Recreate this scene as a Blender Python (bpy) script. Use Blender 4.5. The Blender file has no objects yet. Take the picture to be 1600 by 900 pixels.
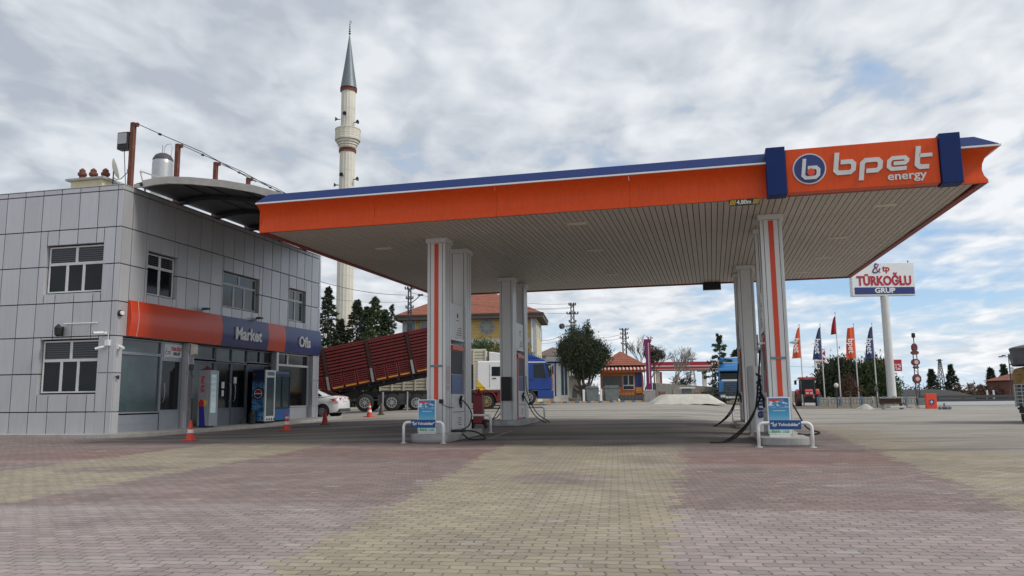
import bpy, math, random
import numpy as np
from mathutils import Vector, Matrix
random.seed(7); RNG = np.random.default_rng(7)
SC = bpy.context.scene; COL = SC.collection
R = math.radians

# ------------------------------------------------------------------ camera
F_PX, PITCH, ROLL, EYE = 1221.93, 0.13839, -0.01104, 1.1
cam_d = bpy.data.cameras.new('camera'); cam = bpy.data.objects.new('camera', cam_d); COL.objects.link(cam)
cam_d.sensor_width = 36; cam_d.lens = F_PX/1600*36; cam_d.clip_end = 6000; cam_d.clip_start = .1
cF = Vector((0, math.cos(PITCH), math.sin(PITCH))); cU = Vector((0, -math.sin(PITCH), math.cos(PITCH))); cR = Vector((1, 0, 0))
cR2 = math.cos(ROLL)*cR + math.sin(ROLL)*cU; cU2 = -math.sin(ROLL)*cR + math.cos(ROLL)*cU
M = Matrix((cR2, cU2, -cF)).transposed().to_4x4(); M.translation = (0, 0, EYE)
cam.matrix_world = M; SC.camera = cam

# ------------------------------------------------------------------ sky and sun
SUN_EL, SUN_AZ = 42, 112          # azimuth clockwise from +Y (view direction)
W = bpy.data.worlds.new('World'); SC.world = W; W.use_nodes = True
nt = W.node_tree; N = nt.nodes; L = nt.links; N.clear()
def nd(t, **k):
    n = N.new(t)
    for a, b in k.items():
        if isinstance(a, str) and a.startswith('i_'): n.inputs[int(a[2:])].default_value = b
        else: setattr(n, a, b)
    return n
def mth(op, a, b=None, c=None, clamp=False):
    n = N.new('ShaderNodeMath'); n.operation = op; n.use_clamp = clamp
    for i, v in enumerate((a, b, c)):
        if v is None: continue
        if isinstance(v, (int, float)): n.inputs[i].default_value = v
        else: L.new(v, n.inputs[i])
    return n.outputs[0]
def mixc(fac, a, b, mode='MIX'):
    n = N.new('ShaderNodeMix'); n.data_type = 'RGBA'; n.blend_type = mode
    for s, v in ((n.inputs['Factor'], fac), (n.inputs['A'], a), (n.inputs['B'], b)):
        if isinstance(v, (int, float)): s.default_value = v
        elif isinstance(v, tuple): s.default_value = (*v, 1) if len(v) == 3 else v
        else: L.new(v, s)
    return n.outputs['Result']
sky = nd('ShaderNodeTexSky', sky_type='NISHITA', sun_disc=False, sun_elevation=R(SUN_EL), sun_rotation=R(SUN_AZ), altitude=900, air_density=1.2, dust_density=.7, ozone_density=1.3)
tc = nd('ShaderNodeTexCoord'); sp = nd('ShaderNodeSeparateXYZ'); L.new(tc.outputs['Generated'], sp.inputs[0])
X, Y, Z = sp.outputs
zz = mth('ADD', mth('MAXIMUM', Z, 0.0), 0.14)
cmb = nd('ShaderNodeCombineXYZ'); L.new(mth('DIVIDE', X, zz), cmb.inputs[0]); L.new(mth('DIVIDE', Y, zz), cmb.inputs[1])
def noise(vec, scale, detail=6, rough=.55, dist=0, loc=(0, 0, 0), rot=0, sc=(1, 1, 1)):
    mp = nd('ShaderNodeMapping'); mp.inputs['Location'].default_value = loc; mp.inputs['Rotation'].default_value = (0, 0, rot); mp.inputs['Scale'].default_value = sc
    L.new(vec, mp.inputs[0]); n = nd('ShaderNodeTexNoise'); L.new(mp.outputs[0], n.inputs['Vector'])
    n.inputs['Scale'].default_value = scale; n.inputs['Detail'].default_value = detail; n.inputs['Roughness'].default_value = rough; n.inputs['Distortion'].default_value = dist
    return n.outputs[0]
cv = cmb.outputs[0]
big = noise(cv, .30, 3, .5, .4, (3.1, 1.7, 0), R(20), (1, 1.1, 1))
mid = noise(cv, 1.15, 6, .52, .5, (.3, 8.2, 0), R(-14), (.9, 1.15, 1))
puf = noise(cv, 4.4, 3, .46, .5, (5.5, 2.2, 0), R(-35), (1.0, .8, 1))      # puffs of altocumulus
puf2 = noise(cv, 9.5, 4, .52, .4, (1.5, 7.2, 0), R(-20), (1.1, .8, 1))
el = mth('ARCTAN2', Z, mth('SQRT', mth('ADD', mth('MULTIPLY', X, X), mth('MULTIPLY', Y, Y))))
az = mth('ARCTAN2', X, Y)
lowm = mth('SUBTRACT', 1.0, mth('MULTIPLY', el, 3.2), clamp=True)           # gaps towards the horizon, more to the right
rightm = mth('MULTIPLY_ADD', az, 1.3, .42, clamp=True)
cov = mth('ADD', mth('ADD', mth('MULTIPLY', big, .8), mth('MULTIPLY', mid, .7)), mth('ADD', mth('MULTIPLY', puf, .55), mth('MULTIPLY', puf2, .22)))
cov = mth('SUBTRACT', cov, mth('MULTIPLY', mth('MULTIPLY', lowm, rightm), .31))
den = mth('MULTIPLY_ADD', cov, 4.4, -3.40, clamp=True)
shade = mth('ADD', mth('MULTIPLY', puf, .80), mth('ADD', mth('MULTIPLY', puf2, .38), mth('MULTIPLY', mid, .42)))
shade = mth('MULTIPLY_ADD', shade, 3.3, -2.2, clamp=True)
sideb = mth('ADD', mth('MULTIPLY_ADD', az, .45, .28), mth('MULTIPLY', lowm, .35), clamp=True)
shade = mth('ADD', mth('MULTIPLY', shade, .62), mth('MULTIPLY', sideb, .48), clamp=True)
SKY_STR = .10
ccol = mixc(shade, (3.45, 3.8, 4.3), (7.3, 7.45, 7.6))
blue = mixc(.55, sky.outputs[0], (2.3, 4.2, 7.0))
hz = mth('SUBTRACT', 1.0, mth('MULTIPLY', el, 8.0), clamp=True)
blue = mixc(mth('MULTIPLY', hz, .62), blue, (5.2, 6.5, 7.8))
out = mixc(mth('MULTIPLY_ADD', den, .90, .06), blue, ccol)
bg = nd('ShaderNodeBackground'); bg.inputs[1].default_value = SKY_STR; L.new(out, bg.inputs[0])
wo = nd('ShaderNodeOutputWorld'); L.new(bg.outputs[0], wo.inputs[0])
sd = bpy.data.lights.new('sun', 'SUN'); sd.energy = 1.5; sd.angle = R(12); sd.color = (1, .95, .87)
so = bpy.data.objects.new('sun', sd); COL.objects.link(so)
sv = Vector((math.sin(R(SUN_AZ))*math.cos(R(SUN_EL)), math.cos(R(SUN_AZ))*math.cos(R(SUN_EL)), math.sin(R(SUN_EL))))
so.rotation_euler = sv.to_track_quat('Z', 'Y').to_euler()
SC.view_settings.view_transform = 'Standard'; SC.view_settings.look = 'None'; SC.view_settings.exposure = 0.40; SC.view_settings.gamma = 1
SC.view_settings.use_curve_mapping = False

# ------------------------------------------------------------------ terrain height and photo-to-ground helpers
def sstep(a, b, x):
    t = np.clip((x-a)/(b-a), 0, 1); return t*t*(3-2*t)
def gz(x, y):
    r = np.asarray(x)/np.maximum(np.asarray(y), 1.0)
    w = (.12+.88*sstep(-.34, -.10, r))*(1-sstep(.2, .37, r))
    return np.asarray(.016*np.clip(np.asarray(y)-18, 0, 37.5)*w)
def GZ(x, y): return float(gz(x, y))
def ray(px, py): return F_PX*cF + (px-800)*cR2 - (py-450)*cU2
def G(px, py, z=0.0):
    v = ray(px, py); return Vector((0, 0, EYE)) + v*((z-EYE)/v.z)
def AT(px, py, Yd):
    v = ray(px, py); return Vector((0, 0, EYE)) + v*(Yd/v.y)
def BASE(px, Yd, py=610):
    p = AT(px, py, Yd); return Vector((p.x, p.y, GZ(p.x, p.y)))
CAN_YAW, CAN_O = -.24745, Vector((-6.252, 19.043, 0)); CW, CD, CZ = 16.187, 12.98, 5.233
BLD_YAW, BLD_O = -.23223, Vector((-12.422, 24.390, 0)); BLN, BH = 13.544, 7.978
def LW(o, yaw, x, y, z=0):
    c, s = math.cos(yaw), math.sin(yaw); return Vector((o.x+c*x-s*y, o.y+s*x+c*y, z))
def CL(x, y, z=0): return LW(CAN_O, CAN_YAW, x, y, z)
def BL(x, y, z=0): return LW(BLD_O, BLD_YAW, x, y, z)

# ------------------------------------------------------------------ materials
def mat(name, col, rough=.6, metal=0, var=.12, vscale=3.0, bump=0, bscale=40, spec=.5, emit=None, coat=0, alpha=1, streak=0):
    m = bpy.data.materials.new(name); m.use_nodes = True
    global N, L
    N = m.node_tree.nodes; L = m.node_tree.links
    b = N['Principled BSDF']; b.inputs['Roughness'].default_value = rough; b.inputs['Metallic'].default_value = metal
    b.inputs['Specular IOR Level'].default_value = spec; b.inputs['Coat Weight'].default_value = coat; b.inputs['Alpha'].default_value = alpha
    tc = nd('ShaderNodeTexCoord'); v = tc.outputs['Object']
    n1 = noise(v, vscale, 6, .6); n2 = noise(v, vscale*9, 4, .6)
    f = mth('ADD', mth('MULTIPLY', n1, .65), mth('MULTIPLY', n2, .35))
    if streak:
        n3 = noise(v, 5, 5, .6, sc=(3, 3, .22)); f = mth('ADD', mth('MULTIPLY', f, 1-streak), mth('MULTIPLY', n3, streak))
    f = mth('MULTIPLY_ADD', f, 2.2, -.6, clamp=True)
    c0 = tuple(max(0, c*(1-var*1.3)) for c in col); c1 = tuple(min(1, c*(1+var)) for c in col)
    c = mixc(f, c0, c1); L.new(c, b.inputs['Base Color'])
    L.new(mth('MULTIPLY_ADD', n2, .2, rough-.1, clamp=True), b.inputs['Roughness'])
    if bump:
        bp = nd('ShaderNodeBump'); bp.inputs['Strength'].default_value = bump; bp.inputs['Distance'].default_value = .02
        L.new(noise(v, bscale, 5, .6), bp.inputs['Height']); L.new(bp.outputs[0], b.inputs['Normal'])
    if emit: b.inputs['Emission Color'].default_value = (*emit[:3], 1); b.inputs['Emission Strength'].default_value = emit[3]
    return m
def brickmat(name, c1, c2, mortar, bw, bh, ms=.012, rough=.85, bump=.4, off=.5):
    m = mat(name, c1, rough, var=.15)
    global N, L
    N = m.node_tree.nodes; L = m.node_tree.links; b = N['Principled BSDF']
    tc = nd('ShaderNodeTexCoord'); s = nd('ShaderNodeSeparateXYZ'); L.new(tc.outputs['Object'], s.inputs[0])
    c = nd('ShaderNodeCombineXYZ'); L.new(mth('ADD', s.outputs[0], s.outputs[1]), c.inputs[0]); L.new(s.outputs[2], c.inputs[1])
    br = nd('ShaderNodeTexBrick'); br.offset = off; L.new(c.outputs[0], br.inputs['Vector'])
    br.inputs['Scale'].default_value = 1; br.inputs['Brick Width'].default_value = bw; br.inputs['Row Height'].default_value = bh; br.inputs['Mortar Size'].default_value = ms
    br.inputs['Color1'].default_value = (*c1, 1); br.inputs['Color2'].default_value = (*c2, 1); br.inputs['Mortar'].default_value = (*mortar, 1)
    n = noise(tc.outputs['Object'], 1.2, 6, .6)
    L.new(mixc(mth('MULTIPLY', n, .5), br.outputs[0], tuple(x*.6 for x in c1)), b.inputs['Base Color'])
    bp = nd('ShaderNodeBump'); bp.inputs['Strength'].default_value = bump; bp.inputs['Distance'].default_value = .02; bp.invert = True
    L.new(br.outputs['Fac'], bp.inputs['Height']); L.new(bp.outputs[0], b.inputs['Normal'])
    return m
MT = {}
def mm(k, *a, **kw): MT[k] = mat(k, *a, **kw)
mm('panel', (.55, .55, .57), .40, .35, var=.09, vscale=.35, streak=.5)
mm('panel_b', (.52, .52, .54), .42, .35, var=.10, vscale=.35, streak=.5)
mm('joint', (.025, .025, .03), .9)
mm('orange', (.70, .078, .010), .42, spec=.28, var=.13, vscale=.8, streak=.55)
mm('orange_b', (.66, .058, .010), .35, coat=.12, var=.06)
mm('navy', (.012, .028, .17), .35, coat=.15, var=.10)
mm('capblue', (.004, .022, .125), .55, var=.10, spec=.25)
mm('white', (.78, .79, .80), .45, var=.06)
mm('white_dirty', (.62, .62, .60), .6, var=.14, streak=.5)
mm('colwhite', (.69, .70, .70), .38, .15, var=.07, streak=.5)
mm('silver', (.48, .48, .48), .35, .8, var=.12)
mm('steel', (.42, .42, .42), .4, .6, var=.15)
mm('stripe', (.70, .065, .02), .4, var=.06)
mm('soffit', (.55, .51, .46), .55, .1, var=.09, vscale=.6)
mm('gap', (.03, .025, .022), .9)
mm('redtrim', (.26, .035, .028), .5)
mm('glass', (.008, .011, .013), .07, var=.3, spec=.32)
mm('glass_teal', (.045, .078, .088), .10, var=.35, vscale=1.5, spec=.6)
mm('alu', (.33, .35, .39), .4, .5, var=.08)
mm('alu_dark', (.15, .17, .20), .45, .4, var=.12)
mm('pvc', (.66, .67, .68), .45, var=.10)
mm('concrete', (.38, .37, .345), .9, var=.22, bump=.4)
mm('concrete_pale', (.52, .50, .44), .9, var=.15, bump=.3)
mm('black', (.015, .015, .017), .5)
mm('rubber', (.022, .022, .023), .8, bump=.2)
mm('darkgrey', (.06, .06, .065), .6)
mm('chassis', (.05, .052, .055), .7, var=.3)
mm('rust', (.16, .058, .04), .85, var=.45, vscale=6, bump=.3)
mm('darkmetal', (.06, .065, .075), .45, .5, var=.2)
mm('paleedge', (.45, .43, .40), .6, .2, var=.2)
mm('maroon', (.175, .034, .034), .75, var=.35, streak=.5, spec=.2)
mm('maroon_d', (.075, .010, .015), .6, var=.3)
mm('brownpost', (.055, .034, .03), .9, var=.3, spec=.1)
mm('yellow', (.75, .48, .03), .5)
mm('yelloworange', (.62, .26, .04), .6, var=.3)
mm('cream', (.62, .59, .48), .6, var=.15, streak=.5)
mm('carwhite', (.80, .80, .80), .22, coat=.6, var=.03)
mm('taillight', (.45, .01, .015), .15, coat=.5)
mm('truckblue', (.006, .05, .27), .35, coat=.2, var=.12)
mm('truckblue2', (.03, .20, .50), .3, coat=.4, var=.15)
mm('tractorred', (.55, .03, .02), .35, coat=.3, var=.15)
mm('lamp_glass', (.75, .78, .8), .15)
mm('rim', (.45, .46, .47), .35, .6, var=.2)
mm('rimgold', (.35, .28, .14), .5, .3, var=.3)
mm('extred', (.22, .012, .02), .4, var=.2)
mm('conered', (.72, .055, .025), .5, var=.18, vscale=9)
mm('conered_d', (.42, .02, .015), .55, var=.2)
mm('conewhite', (.75, .75, .73), .5, var=.1)
mm('brown', (.075, .05, .04), .6)
mm('reflect', (.55, .54, .49), .5)
mm('pump_white', (.68, .69, .69), .4, var=.06)
mm('pump_blue', (.01, .07, .26), .3)
mm('signblue', (.01, .075, .25), .4)
mm('lettergrey', (.62, .61, .60), .4, .2)
mm('leaf_spruce', (.068, .10, .048), .8, var=.5, vscale=1.4)
mm('leaf_blue', (.062, .085, .062), .8, var=.5, vscale=1.4)
mm('leaf_dark', (.048, .064, .032), .8, var=.55, vscale=1.0)
mm('leaf_pine', (.075, .108, .042), .8, var=.5, vscale=1.0)
mm('leaf_brown', (.11, .065, .042), .9, var=.4)
mm('bark', (.10, .08, .065), .9, var=.3)
mm('bark_pale', (.30, .26, .22), .9, var=.3)
mm('marble', (.64, .615, .53), .7, var=.14, vscale=.35, bump=.1)
mm('minred', (.22, .055, .04), .7)
mm('lead', (.16, .185, .205), .5, .4, var=.22, vscale=.7, streak=.4)
mm('stuccopale', (.60, .53, .36), .85)
mm('beltstone', (.50, .52, .52), .8, var=.2)
mm('tileplain', (.36, .12, .07), .85, var=.3)
mm('fasciabrown', (.11, .09, .08), .8)
mm('window_teal', (.16, .23, .24), .2)
mm('awnunder', (.05, .055, .065), .35, .6, var=.25)
mm('purple', (.20, .012, .11), .4, var=.25, streak=.5)
mm('lukred', (.36, .012, .035), .4, var=.12)
mm('lukpale', (.62, .45, .45), .5)
mm('kioskorange', (.65, .20, .05), .7, var=.15)
mm('kioskgrey', (.14, .15, .15), .8)
mm('flagorange', (.70, .10, .035), .8, var=.1)
mm('flagnavy', (.035, .055, .15), .8, var=.1)
mm('flagred', (.30, .008, .02), .8, var=.1)
mm('gravel', (.48, .46, .42), .95, var=.3, bump=.8)
mm('hay', (.30, .20, .08), .95, var=.5, vscale=6, bump=1)
mm('tarp', (.095, .10, .105), .7, var=.3, vscale=3, bump=.4)
mm('orangebox', (.75, .07, .03), .45)
mm('totembrown', (.15, .04, .04), .7, var=.2)
mm('postorange', (.45, .22, .12), .8)
mm('ribred', (.55, .02, .03), .4)
mm('signred', (.42, .008, .03), .5)
mm('red_bull_blue', (.02, .02, .25), .4)
mm('fridgesilver', (.34, .36, .38), .4, .3)
mm('fridgeblue', (.01, .10, .32), .35, var=.2)
mm('tilebrown', (.16, .12, .10), .85, var=.3)
mm('posterwhite', (.8, .82, .84), .4)
mm('postergreen', (.12, .35, .08), .5)
mm('dumpster', (.15, .17, .17), .6, var=.3)
mm('cyancool', (.35, .47, .50), .3, emit=(.55, .8, .85, .14))
mm('glasscab', (.012, .018, .02), .10, spec=.35)
mm('gardenwall', (.34, .33, .30), .9, var=.3, bump=.3, streak=.4)
mm('soil', (.16, .13, .095), .95, var=.35, bump=.6)
mm('tvwhite', (.72, .68, .58), .6)

def blindmat():
    m = mat('glass_blind', (.03, .035, .04), .12, spec=.35)
    global N, L
    N = m.node_tree.nodes; L = m.node_tree.links; b_ = N['Principled BSDF']; t_ = nd('ShaderNodeTexCoord'); s_ = nd('ShaderNodeSeparateXYZ'); L.new(t_.outputs['Object'], s_.inputs[0])
    f = mth('GREATER_THAN', mth('FRACT', mth('MULTIPLY', s_.outputs[2], 14.0)), .45)
    L.new(mixc(f, (.012, .014, .017), (.075, .08, .09)), b_.inputs['Base Color']); return m
MT['glass_blind'] = blindmat()
MT['brick_yellow'] = brickmat('brick_yellow', (.66, .47, .17), (.56, .37, .11), (.36, .31, .20), .62, .30, .022)
MT['rooftile'] = brickmat('rooftile', (.40, .135, .08), (.30, .10, .06), (.13, .05, .035), .30, .20, .03, off=.5)
MT['darkbrick'] = brickmat('darkbrick', (.25, .10, .07), (.20, .08, .06), (.12, .10, .09), .4, .2, .02)

# ------------------------------------------------------------------ mesh helpers
class MB:
    def __init__(s): s.v = []; s.f = []; s.mi = []; s.c = 0
    def add(s, vs, fs):
        n = len(s.v); s.v += [tuple(v) for v in vs]
        for f in fs: s.f.append([n+i for i in f]); s.mi.append(s.c)
        return s
    def m(s, i): s.c = i; return s
    def box(s, x0, x1, y0, y1, z0, z1):
        return s.add([(x0,y0,z0),(x1,y0,z0),(x1,y1,z0),(x0,y1,z0),(x0,y0,z1),(x1,y0,z1),(x1,y1,z1),(x0,y1,z1)],
                     [(3,2,1,0),(4,5,6,7),(0,1,5,4),(1,2,6,5),(2,3,7,6),(3,0,4,7)])
    def prism(s, poly, ax, d0, d1):
        def P(u, v, d): return {'x': (d,u,v), 'y': (u,d,v), 'z': (u,v,d)}[ax]
        n = len(poly); vs = [P(u,v,d0) for u,v in poly]+[P(u,v,d1) for u,v in poly]
        return s.add(vs, [tuple(range(n)), tuple(range(2*n-1, n-1, -1))]+[(i, i+n, (i+1)%n+n, (i+1)%n) for i in range(n)])
    def cyl(s, p0, p1, r0, r1=None, n=12):
        r1 = r0 if r1 is None else r1; p0 = Vector(p0); p1 = Vector(p1); d = (p1-p0).normalized()
        a = d.orthogonal().normalized(); b = d.cross(a); vs = []
        for p, r in ((p0, r0), (p1, r1)):
            for i in range(n):
                t = 2*math.pi*i/n; vs.append(p+a*(r*math.cos(t))+b*(r*math.sin(t)))
        return s.add(vs, [tuple(range(n-1,-1,-1)), tuple(range(n, 2*n))]+[(i, (i+1)%n, (i+1)%n+n, i+n) for i in range(n)])
    def bar(s, p0, p1, w): return s.cyl(p0, p1, w, w, 4)
    def tube(s, pts, r, n=8):
        pts = [Vector(p) for p in pts]; vs = []; a = None
        for i, p in enumerate(pts):
            d = (pts[min(i+1, len(pts)-1)]-pts[max(i-1, 0)]).normalized()
            a = d.orthogonal().normalized() if a is None else (a-d*a.dot(d)).normalized()
            b = d.cross(a); rr = r[i] if isinstance(r, (list, tuple)) else r
            for k in range(n):
                t = 2*math.pi*k/n; vs.append(p+a*(rr*math.cos(t))+b*(rr*math.sin(t)))
        fs = [tuple(range(n-1,-1,-1)), tuple(range(len(vs)-n, len(vs)))]
        for i in range(len(pts)-1):
            for k in range(n): fs.append((i*n+k, i*n+(k+1)%n, (i+1)*n+(k+1)%n, (i+1)*n+k))
        return s.add(vs, fs)
    def lathe(s, prof, c=(0,0,0), n=24, mod=None, ax='z', caps=True):
        vs = []
        for (r, z) in prof:
            for k in range(n):
                t = 2*math.pi*k/n; rr = r*(mod(t) if mod else 1)
                u, v = rr*math.cos(t), rr*math.sin(t)
                p = {'z': (u, v, z), 'y': (u, z, v), 'x': (z, u, v)}[ax]
                vs.append((c[0]+p[0], c[1]+p[1], c[2]+p[2]))
        fs = [tuple(range(n-1,-1,-1)), tuple(range(len(vs)-n, len(vs)))] if caps else []
        for i in range(len(prof)-1):
            for k in range(n): fs.append((i*n+k, i*n+(k+1)%n, (i+1)*n+(k+1)%n, (i+1)*n+k))
        return s.add(vs, fs)
    def grid(s, fn, nu, nv):
        vs = [fn(i/nu, j/nv) for j in range(nv+1) for i in range(nu+1)]
        return s.add(vs, [(j*(nu+1)+i, j*(nu+1)+i+1, (j+1)*(nu+1)+i+1, (j+1)*(nu+1)+i) for j in range(nv) for i in range(nu)])
    def xf(s, Mx, start=0):
        for i in range(start, len(s.v)): s.v[i] = tuple(Mx @ Vector(s.v[i]))
        return s
    def build(s, name, mats, parent=None, smooth=False, bevel=0, loc=None, solid=0):
        me = bpy.data.meshes.new(name); me.from_pydata(s.v, [], s.f)
        mats = mats if isinstance(mats, (list, tuple)) else [mats]
        for k in mats: me.materials.append(MT[k] if isinstance(k, str) else k)
        me.polygons.foreach_set('material_index', s.mi)
        if smooth: me.polygons.foreach_set('use_smooth', [True]*len(me.polygons))
        me.update(); o = bpy.data.objects.new(name, me); COL.objects.link(o)
        if smooth == 'auto' or (smooth and bevel): pass
        if bevel:
            b = o.modifiers.new('bevel', 'BEVEL'); b.width = bevel; b.segments = 2; b.limit_method = 'ANGLE'; b.angle_limit = R(40)
        if solid:
            b = o.modifiers.new('solid', 'SOLIDIFY'); b.thickness = solid; b.offset = 0
        if parent is not None: o.parent = parent
        if loc is not None: o.location = loc
        return o
def rbox(x0, x1, y0, y1, z0, z1): return MB().box(x0, x1, y0, y1, z0, z1)
def tag(o, label=None, cat=None, group=None, kind=None):
    if label: o['label'] = label
    if cat: o['category'] = cat
    if group: o['group'] = group
    if kind: o['kind'] = kind
    return o
def thing(name, label, cat, loc=(0,0,0), rz=0, group=None):
    o = bpy.data.objects.new(name, None); o.empty_display_size = .3; COL.objects.link(o)
    o.location = loc; o.rotation_euler = (0, 0, rz); return tag(o, label, cat, group)
def smooth_angle(o, ang=35):
    me = o.data; me.polygons.foreach_set('use_smooth', [True]*len(me.polygons))
    try: me.set_sharp_from_angle(angle=R(ang))
    except Exception: pass
    return o
CHILDREN = {}
def kids(o): return [c for c in bpy.data.objects if c.parent == o]
def copy_tree(o, parent=None, loc=None, rz=None, label=None):
    c = o.copy(); COL.objects.link(c)
    if parent is not None: c.parent = parent
    if loc is not None: c.location = loc
    if rz is not None: c.rotation_euler = (0, 0, rz)
    if label: c['label'] = label
    for k in kids(o): copy_tree(k, c)
    return c
def text(body, size, right, up, org, material, parent, name='lettering', bold=0, depth=.012, xs=1, align='CENTER', shear=0, spacing=1):
    c = bpy.data.curves.new(name, 'FONT'); c.body = body; c.size = size; c.align_x = align; c.align_y = 'CENTER'; c.extrude = depth; c.offset = bold; c.shear = shear; c.space_character = spacing
    c.resolution_u = 3
    t = bpy.data.objects.new(name, c); me = bpy.data.meshes.new_from_object(t); bpy.data.objects.remove(t)
    r = Vector(right).normalized(); u = Vector(up).normalized(); n = r.cross(u)
    Mx = Matrix((r*xs, u, n)).transposed().to_4x4(); Mx.translation = Vector(org); me.transform(Mx)
    me.materials.clear(); me.materials.append(MT[material]); me.update()
    o = bpy.data.objects.new(name, me); COL.objects.link(o); o.parent = parent
    return o
def ribbon(paths, th, right, up, org, material, parent, name='lettering', depth=.03, shear=0, sc=1):
    """thick mitred strokes extruded into solid letters"""
    mb = MB(); r = Vector(right).normalized(); u = Vector(up).normalized(); n = r.cross(u); org = Vector(org)
    for pts in paths:
        P = [Vector((a, b)) for a, b in pts]; Lf = []; Rt = []
        for i, p in enumerate(P):
            d0 = (P[i]-P[i-1]).normalized() if i > 0 else None; d1 = (P[i+1]-P[i]).normalized() if i < len(P)-1 else None
            d = d0 or d1
            if d0 is not None and d1 is not None:
                n0 = Vector((-d0.y, d0.x)); n1 = Vector((-d1.y, d1.x)); mt = (n0+n1).normalized(); k = 1/max(.35, mt.dot(n0)); off = mt*k
            else: off = Vector((-d.y, d.x))
            Lf.append(p+off*th/2); Rt.append(p-off*th/2)
        V = []
        for q in Lf+Rt:
            x = (q.x+q.y*shear)*sc; y = q.y*sc
            for dd in (0, depth): V.append(org+r*x+u*y+n*dd)
        m_ = len(P); fs = []
        idx = lambda side, i, top: (side*m_+i)*2+top
        for i in range(m_-1):
            fs += [(idx(0,i,1), idx(1,i,1), idx(1,i+1,1), idx(0,i+1,1)), (idx(0,i,0), idx(0,i+1,0), idx(1,i+1,0), idx(1,i,0)),
                   (idx(0,i,0), idx(0,i,1), idx(0,i+1,1), idx(0,i+1,0)), (idx(1,i,1), idx(1,i,0), idx(1,i+1,0), idx(1,i+1,1))]
        fs += [(idx(0,0,0), idx(1,0,0), idx(1,0,1), idx(0,0,1)), (idx(0,m_-1,0), idx(0,m_-1,1), idx(1,m_-1,1), idx(1,m_-1,0))]
        mb.add(V, fs)
    return mb.build(name, material, parent)
def disc(mb, c, r, ax, d0, d1, n=40):
    def P(t): return (c[0]+r*math.cos(t), c[1]+r*math.sin(t))
    return mb.prism([P(2*math.pi*i/n) for i in range(n)], ax, d0, d1)

# ------------------------------------------------------------------ ground
def half(p, q, soft, wob):
    """signed distance to the ground line p-q (positive on its right), jagged by wob, as a 0-1 mask"""
    dx, dy = q[0]-p[0], q[1]-p[1]; l = math.hypot(dx, dy); nx, ny = dy/l, -dx/l
    d = mth('ADD', mth('ADD', mth('MULTIPLY', GX, nx), mth('MULTIPLY', GY, ny)), -(p[0]*nx+p[1]*ny))
    return mth('MULTIPLY_ADD', mth('ADD', d, wob), 1/soft, .5, clamp=True)
gm = bpy.data.materials.new('ground'); gm.use_nodes = True; N = gm.node_tree.nodes; L = gm.node_tree.links
b = N['Principled BSDF']; tc = nd('ShaderNodeTexCoord'); ov = tc.outputs['Object']
sp = nd('ShaderNodeSeparateXYZ'); L.new(ov, sp.inputs[0]); GX, GY = sp.outputs[0], sp.outputs[1]
mp = nd('ShaderNodeMapping'); mp.inputs['Rotation'].default_value = (0, 0, .13); L.new(ov, mp.inputs[0])
s2 = nd('ShaderNodeSeparateXYZ'); L.new(mp.outputs[0], s2.inputs[0])
# zigzag edge of the interlocking stones
zig = mth('MULTIPLY', mth('PINGPONG', mth('MULTIPLY', s2.outputs[0], 1.0), .055), .30)
zig2 = mth('MULTIPLY', mth('PINGPONG', mth('MULTIPLY', s2.outputs[1], 1.0), .05), .30)
cb = nd('ShaderNodeCombineXYZ'); L.new(mth('ADD', s2.outputs[0], zig2), cb.inputs[0]); L.new(mth('ADD', s2.outputs[1], zig), cb.inputs[1])
def brick(vec, w, h, ms, c1=(1, 1, 1), c2=(.0, .0, .0), mo=(.5, .5, .5)):
    br = nd('ShaderNodeTexBrick'); L.new(vec, br.inputs['Vector']); br.inputs['Scale'].default_value = 1; br.offset = .5
    br.inputs['Brick Width'].default_value = w; br.inputs['Row Height'].default_value = h; br.inputs['Mortar Size'].default_value = ms; br.inputs['Mortar Smooth'].default_value = .2
    br.inputs['Color1'].default_value = (*c1, 1); br.inputs['Color2'].default_value = (*c2, 1); br.inputs['Mortar'].default_value = (*mo, 1); br.inputs['Bias'].default_value = 0
    return br
BR = brick(cb.outputs[0], .185, .115, .0075)
# per-stone rnd used to make colour borders step stone by stone
snx = mth('SNAP', mth('ADD', GX, 0), .22); sny = mth('SNAP', GY, .125)
sn = nd('ShaderNodeCombineXYZ'); L.new(snx, sn.inputs[0]); L.new(sny, sn.inputs[1])
wn = nd('ShaderNodeTexWhiteNoise'); wn.noise_dimensions = '2D'; L.new(sn.outputs[0], wn.inputs['Vector'])
wob = mth('MULTIPLY_ADD', wn.outputs['Value'], .26, -.13)
nbig = noise(ov, .22, 5, .6); nmid = noise(ov, 1.1, 6, .62); nfine = noise(ov, 16, 5, .65)
nst = noise(ov, .5, 6, .6, .3, (4, 2, 0), R(8), (.30, 1.7, 1))       # tyre tracks and wash marks running across
def pg(x, y): p = G(x, y); return (p.x, p.y)
yc = mth('MULTIPLY', half(pg(400, 900), pg(792, 692), .04, wob), mth('SUBTRACT', 1.0, half(pg(1037, 900), pg(1068, 700), .04, wob)))
yl = mth('MULTIPLY', half(pg(0, 788), pg(560, 689), .04, wob), .0)
# left yellow band: between two lines running away to the right
bandlo = mth('SUBTRACT', 1.0, half(pg(0, 788), pg(540, 690), .05, wob)); bandhi = half(pg(0, 737), pg(330, 694), .05, wob)
ylft = mth('MULTIPLY', mth('MULTIPLY', bandlo, bandhi), mth('SUBTRACT', 1.0, half(pg(200, 900), pg(560, 689), .3, wob)))
yr = half(pg(1600, 800), pg(1330, 690), .05, mth('MULTIPLY', wob, 1)); yr = mth('MULTIPLY', yr, mth('GREATER_THAN', GX, 3.0))
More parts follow.
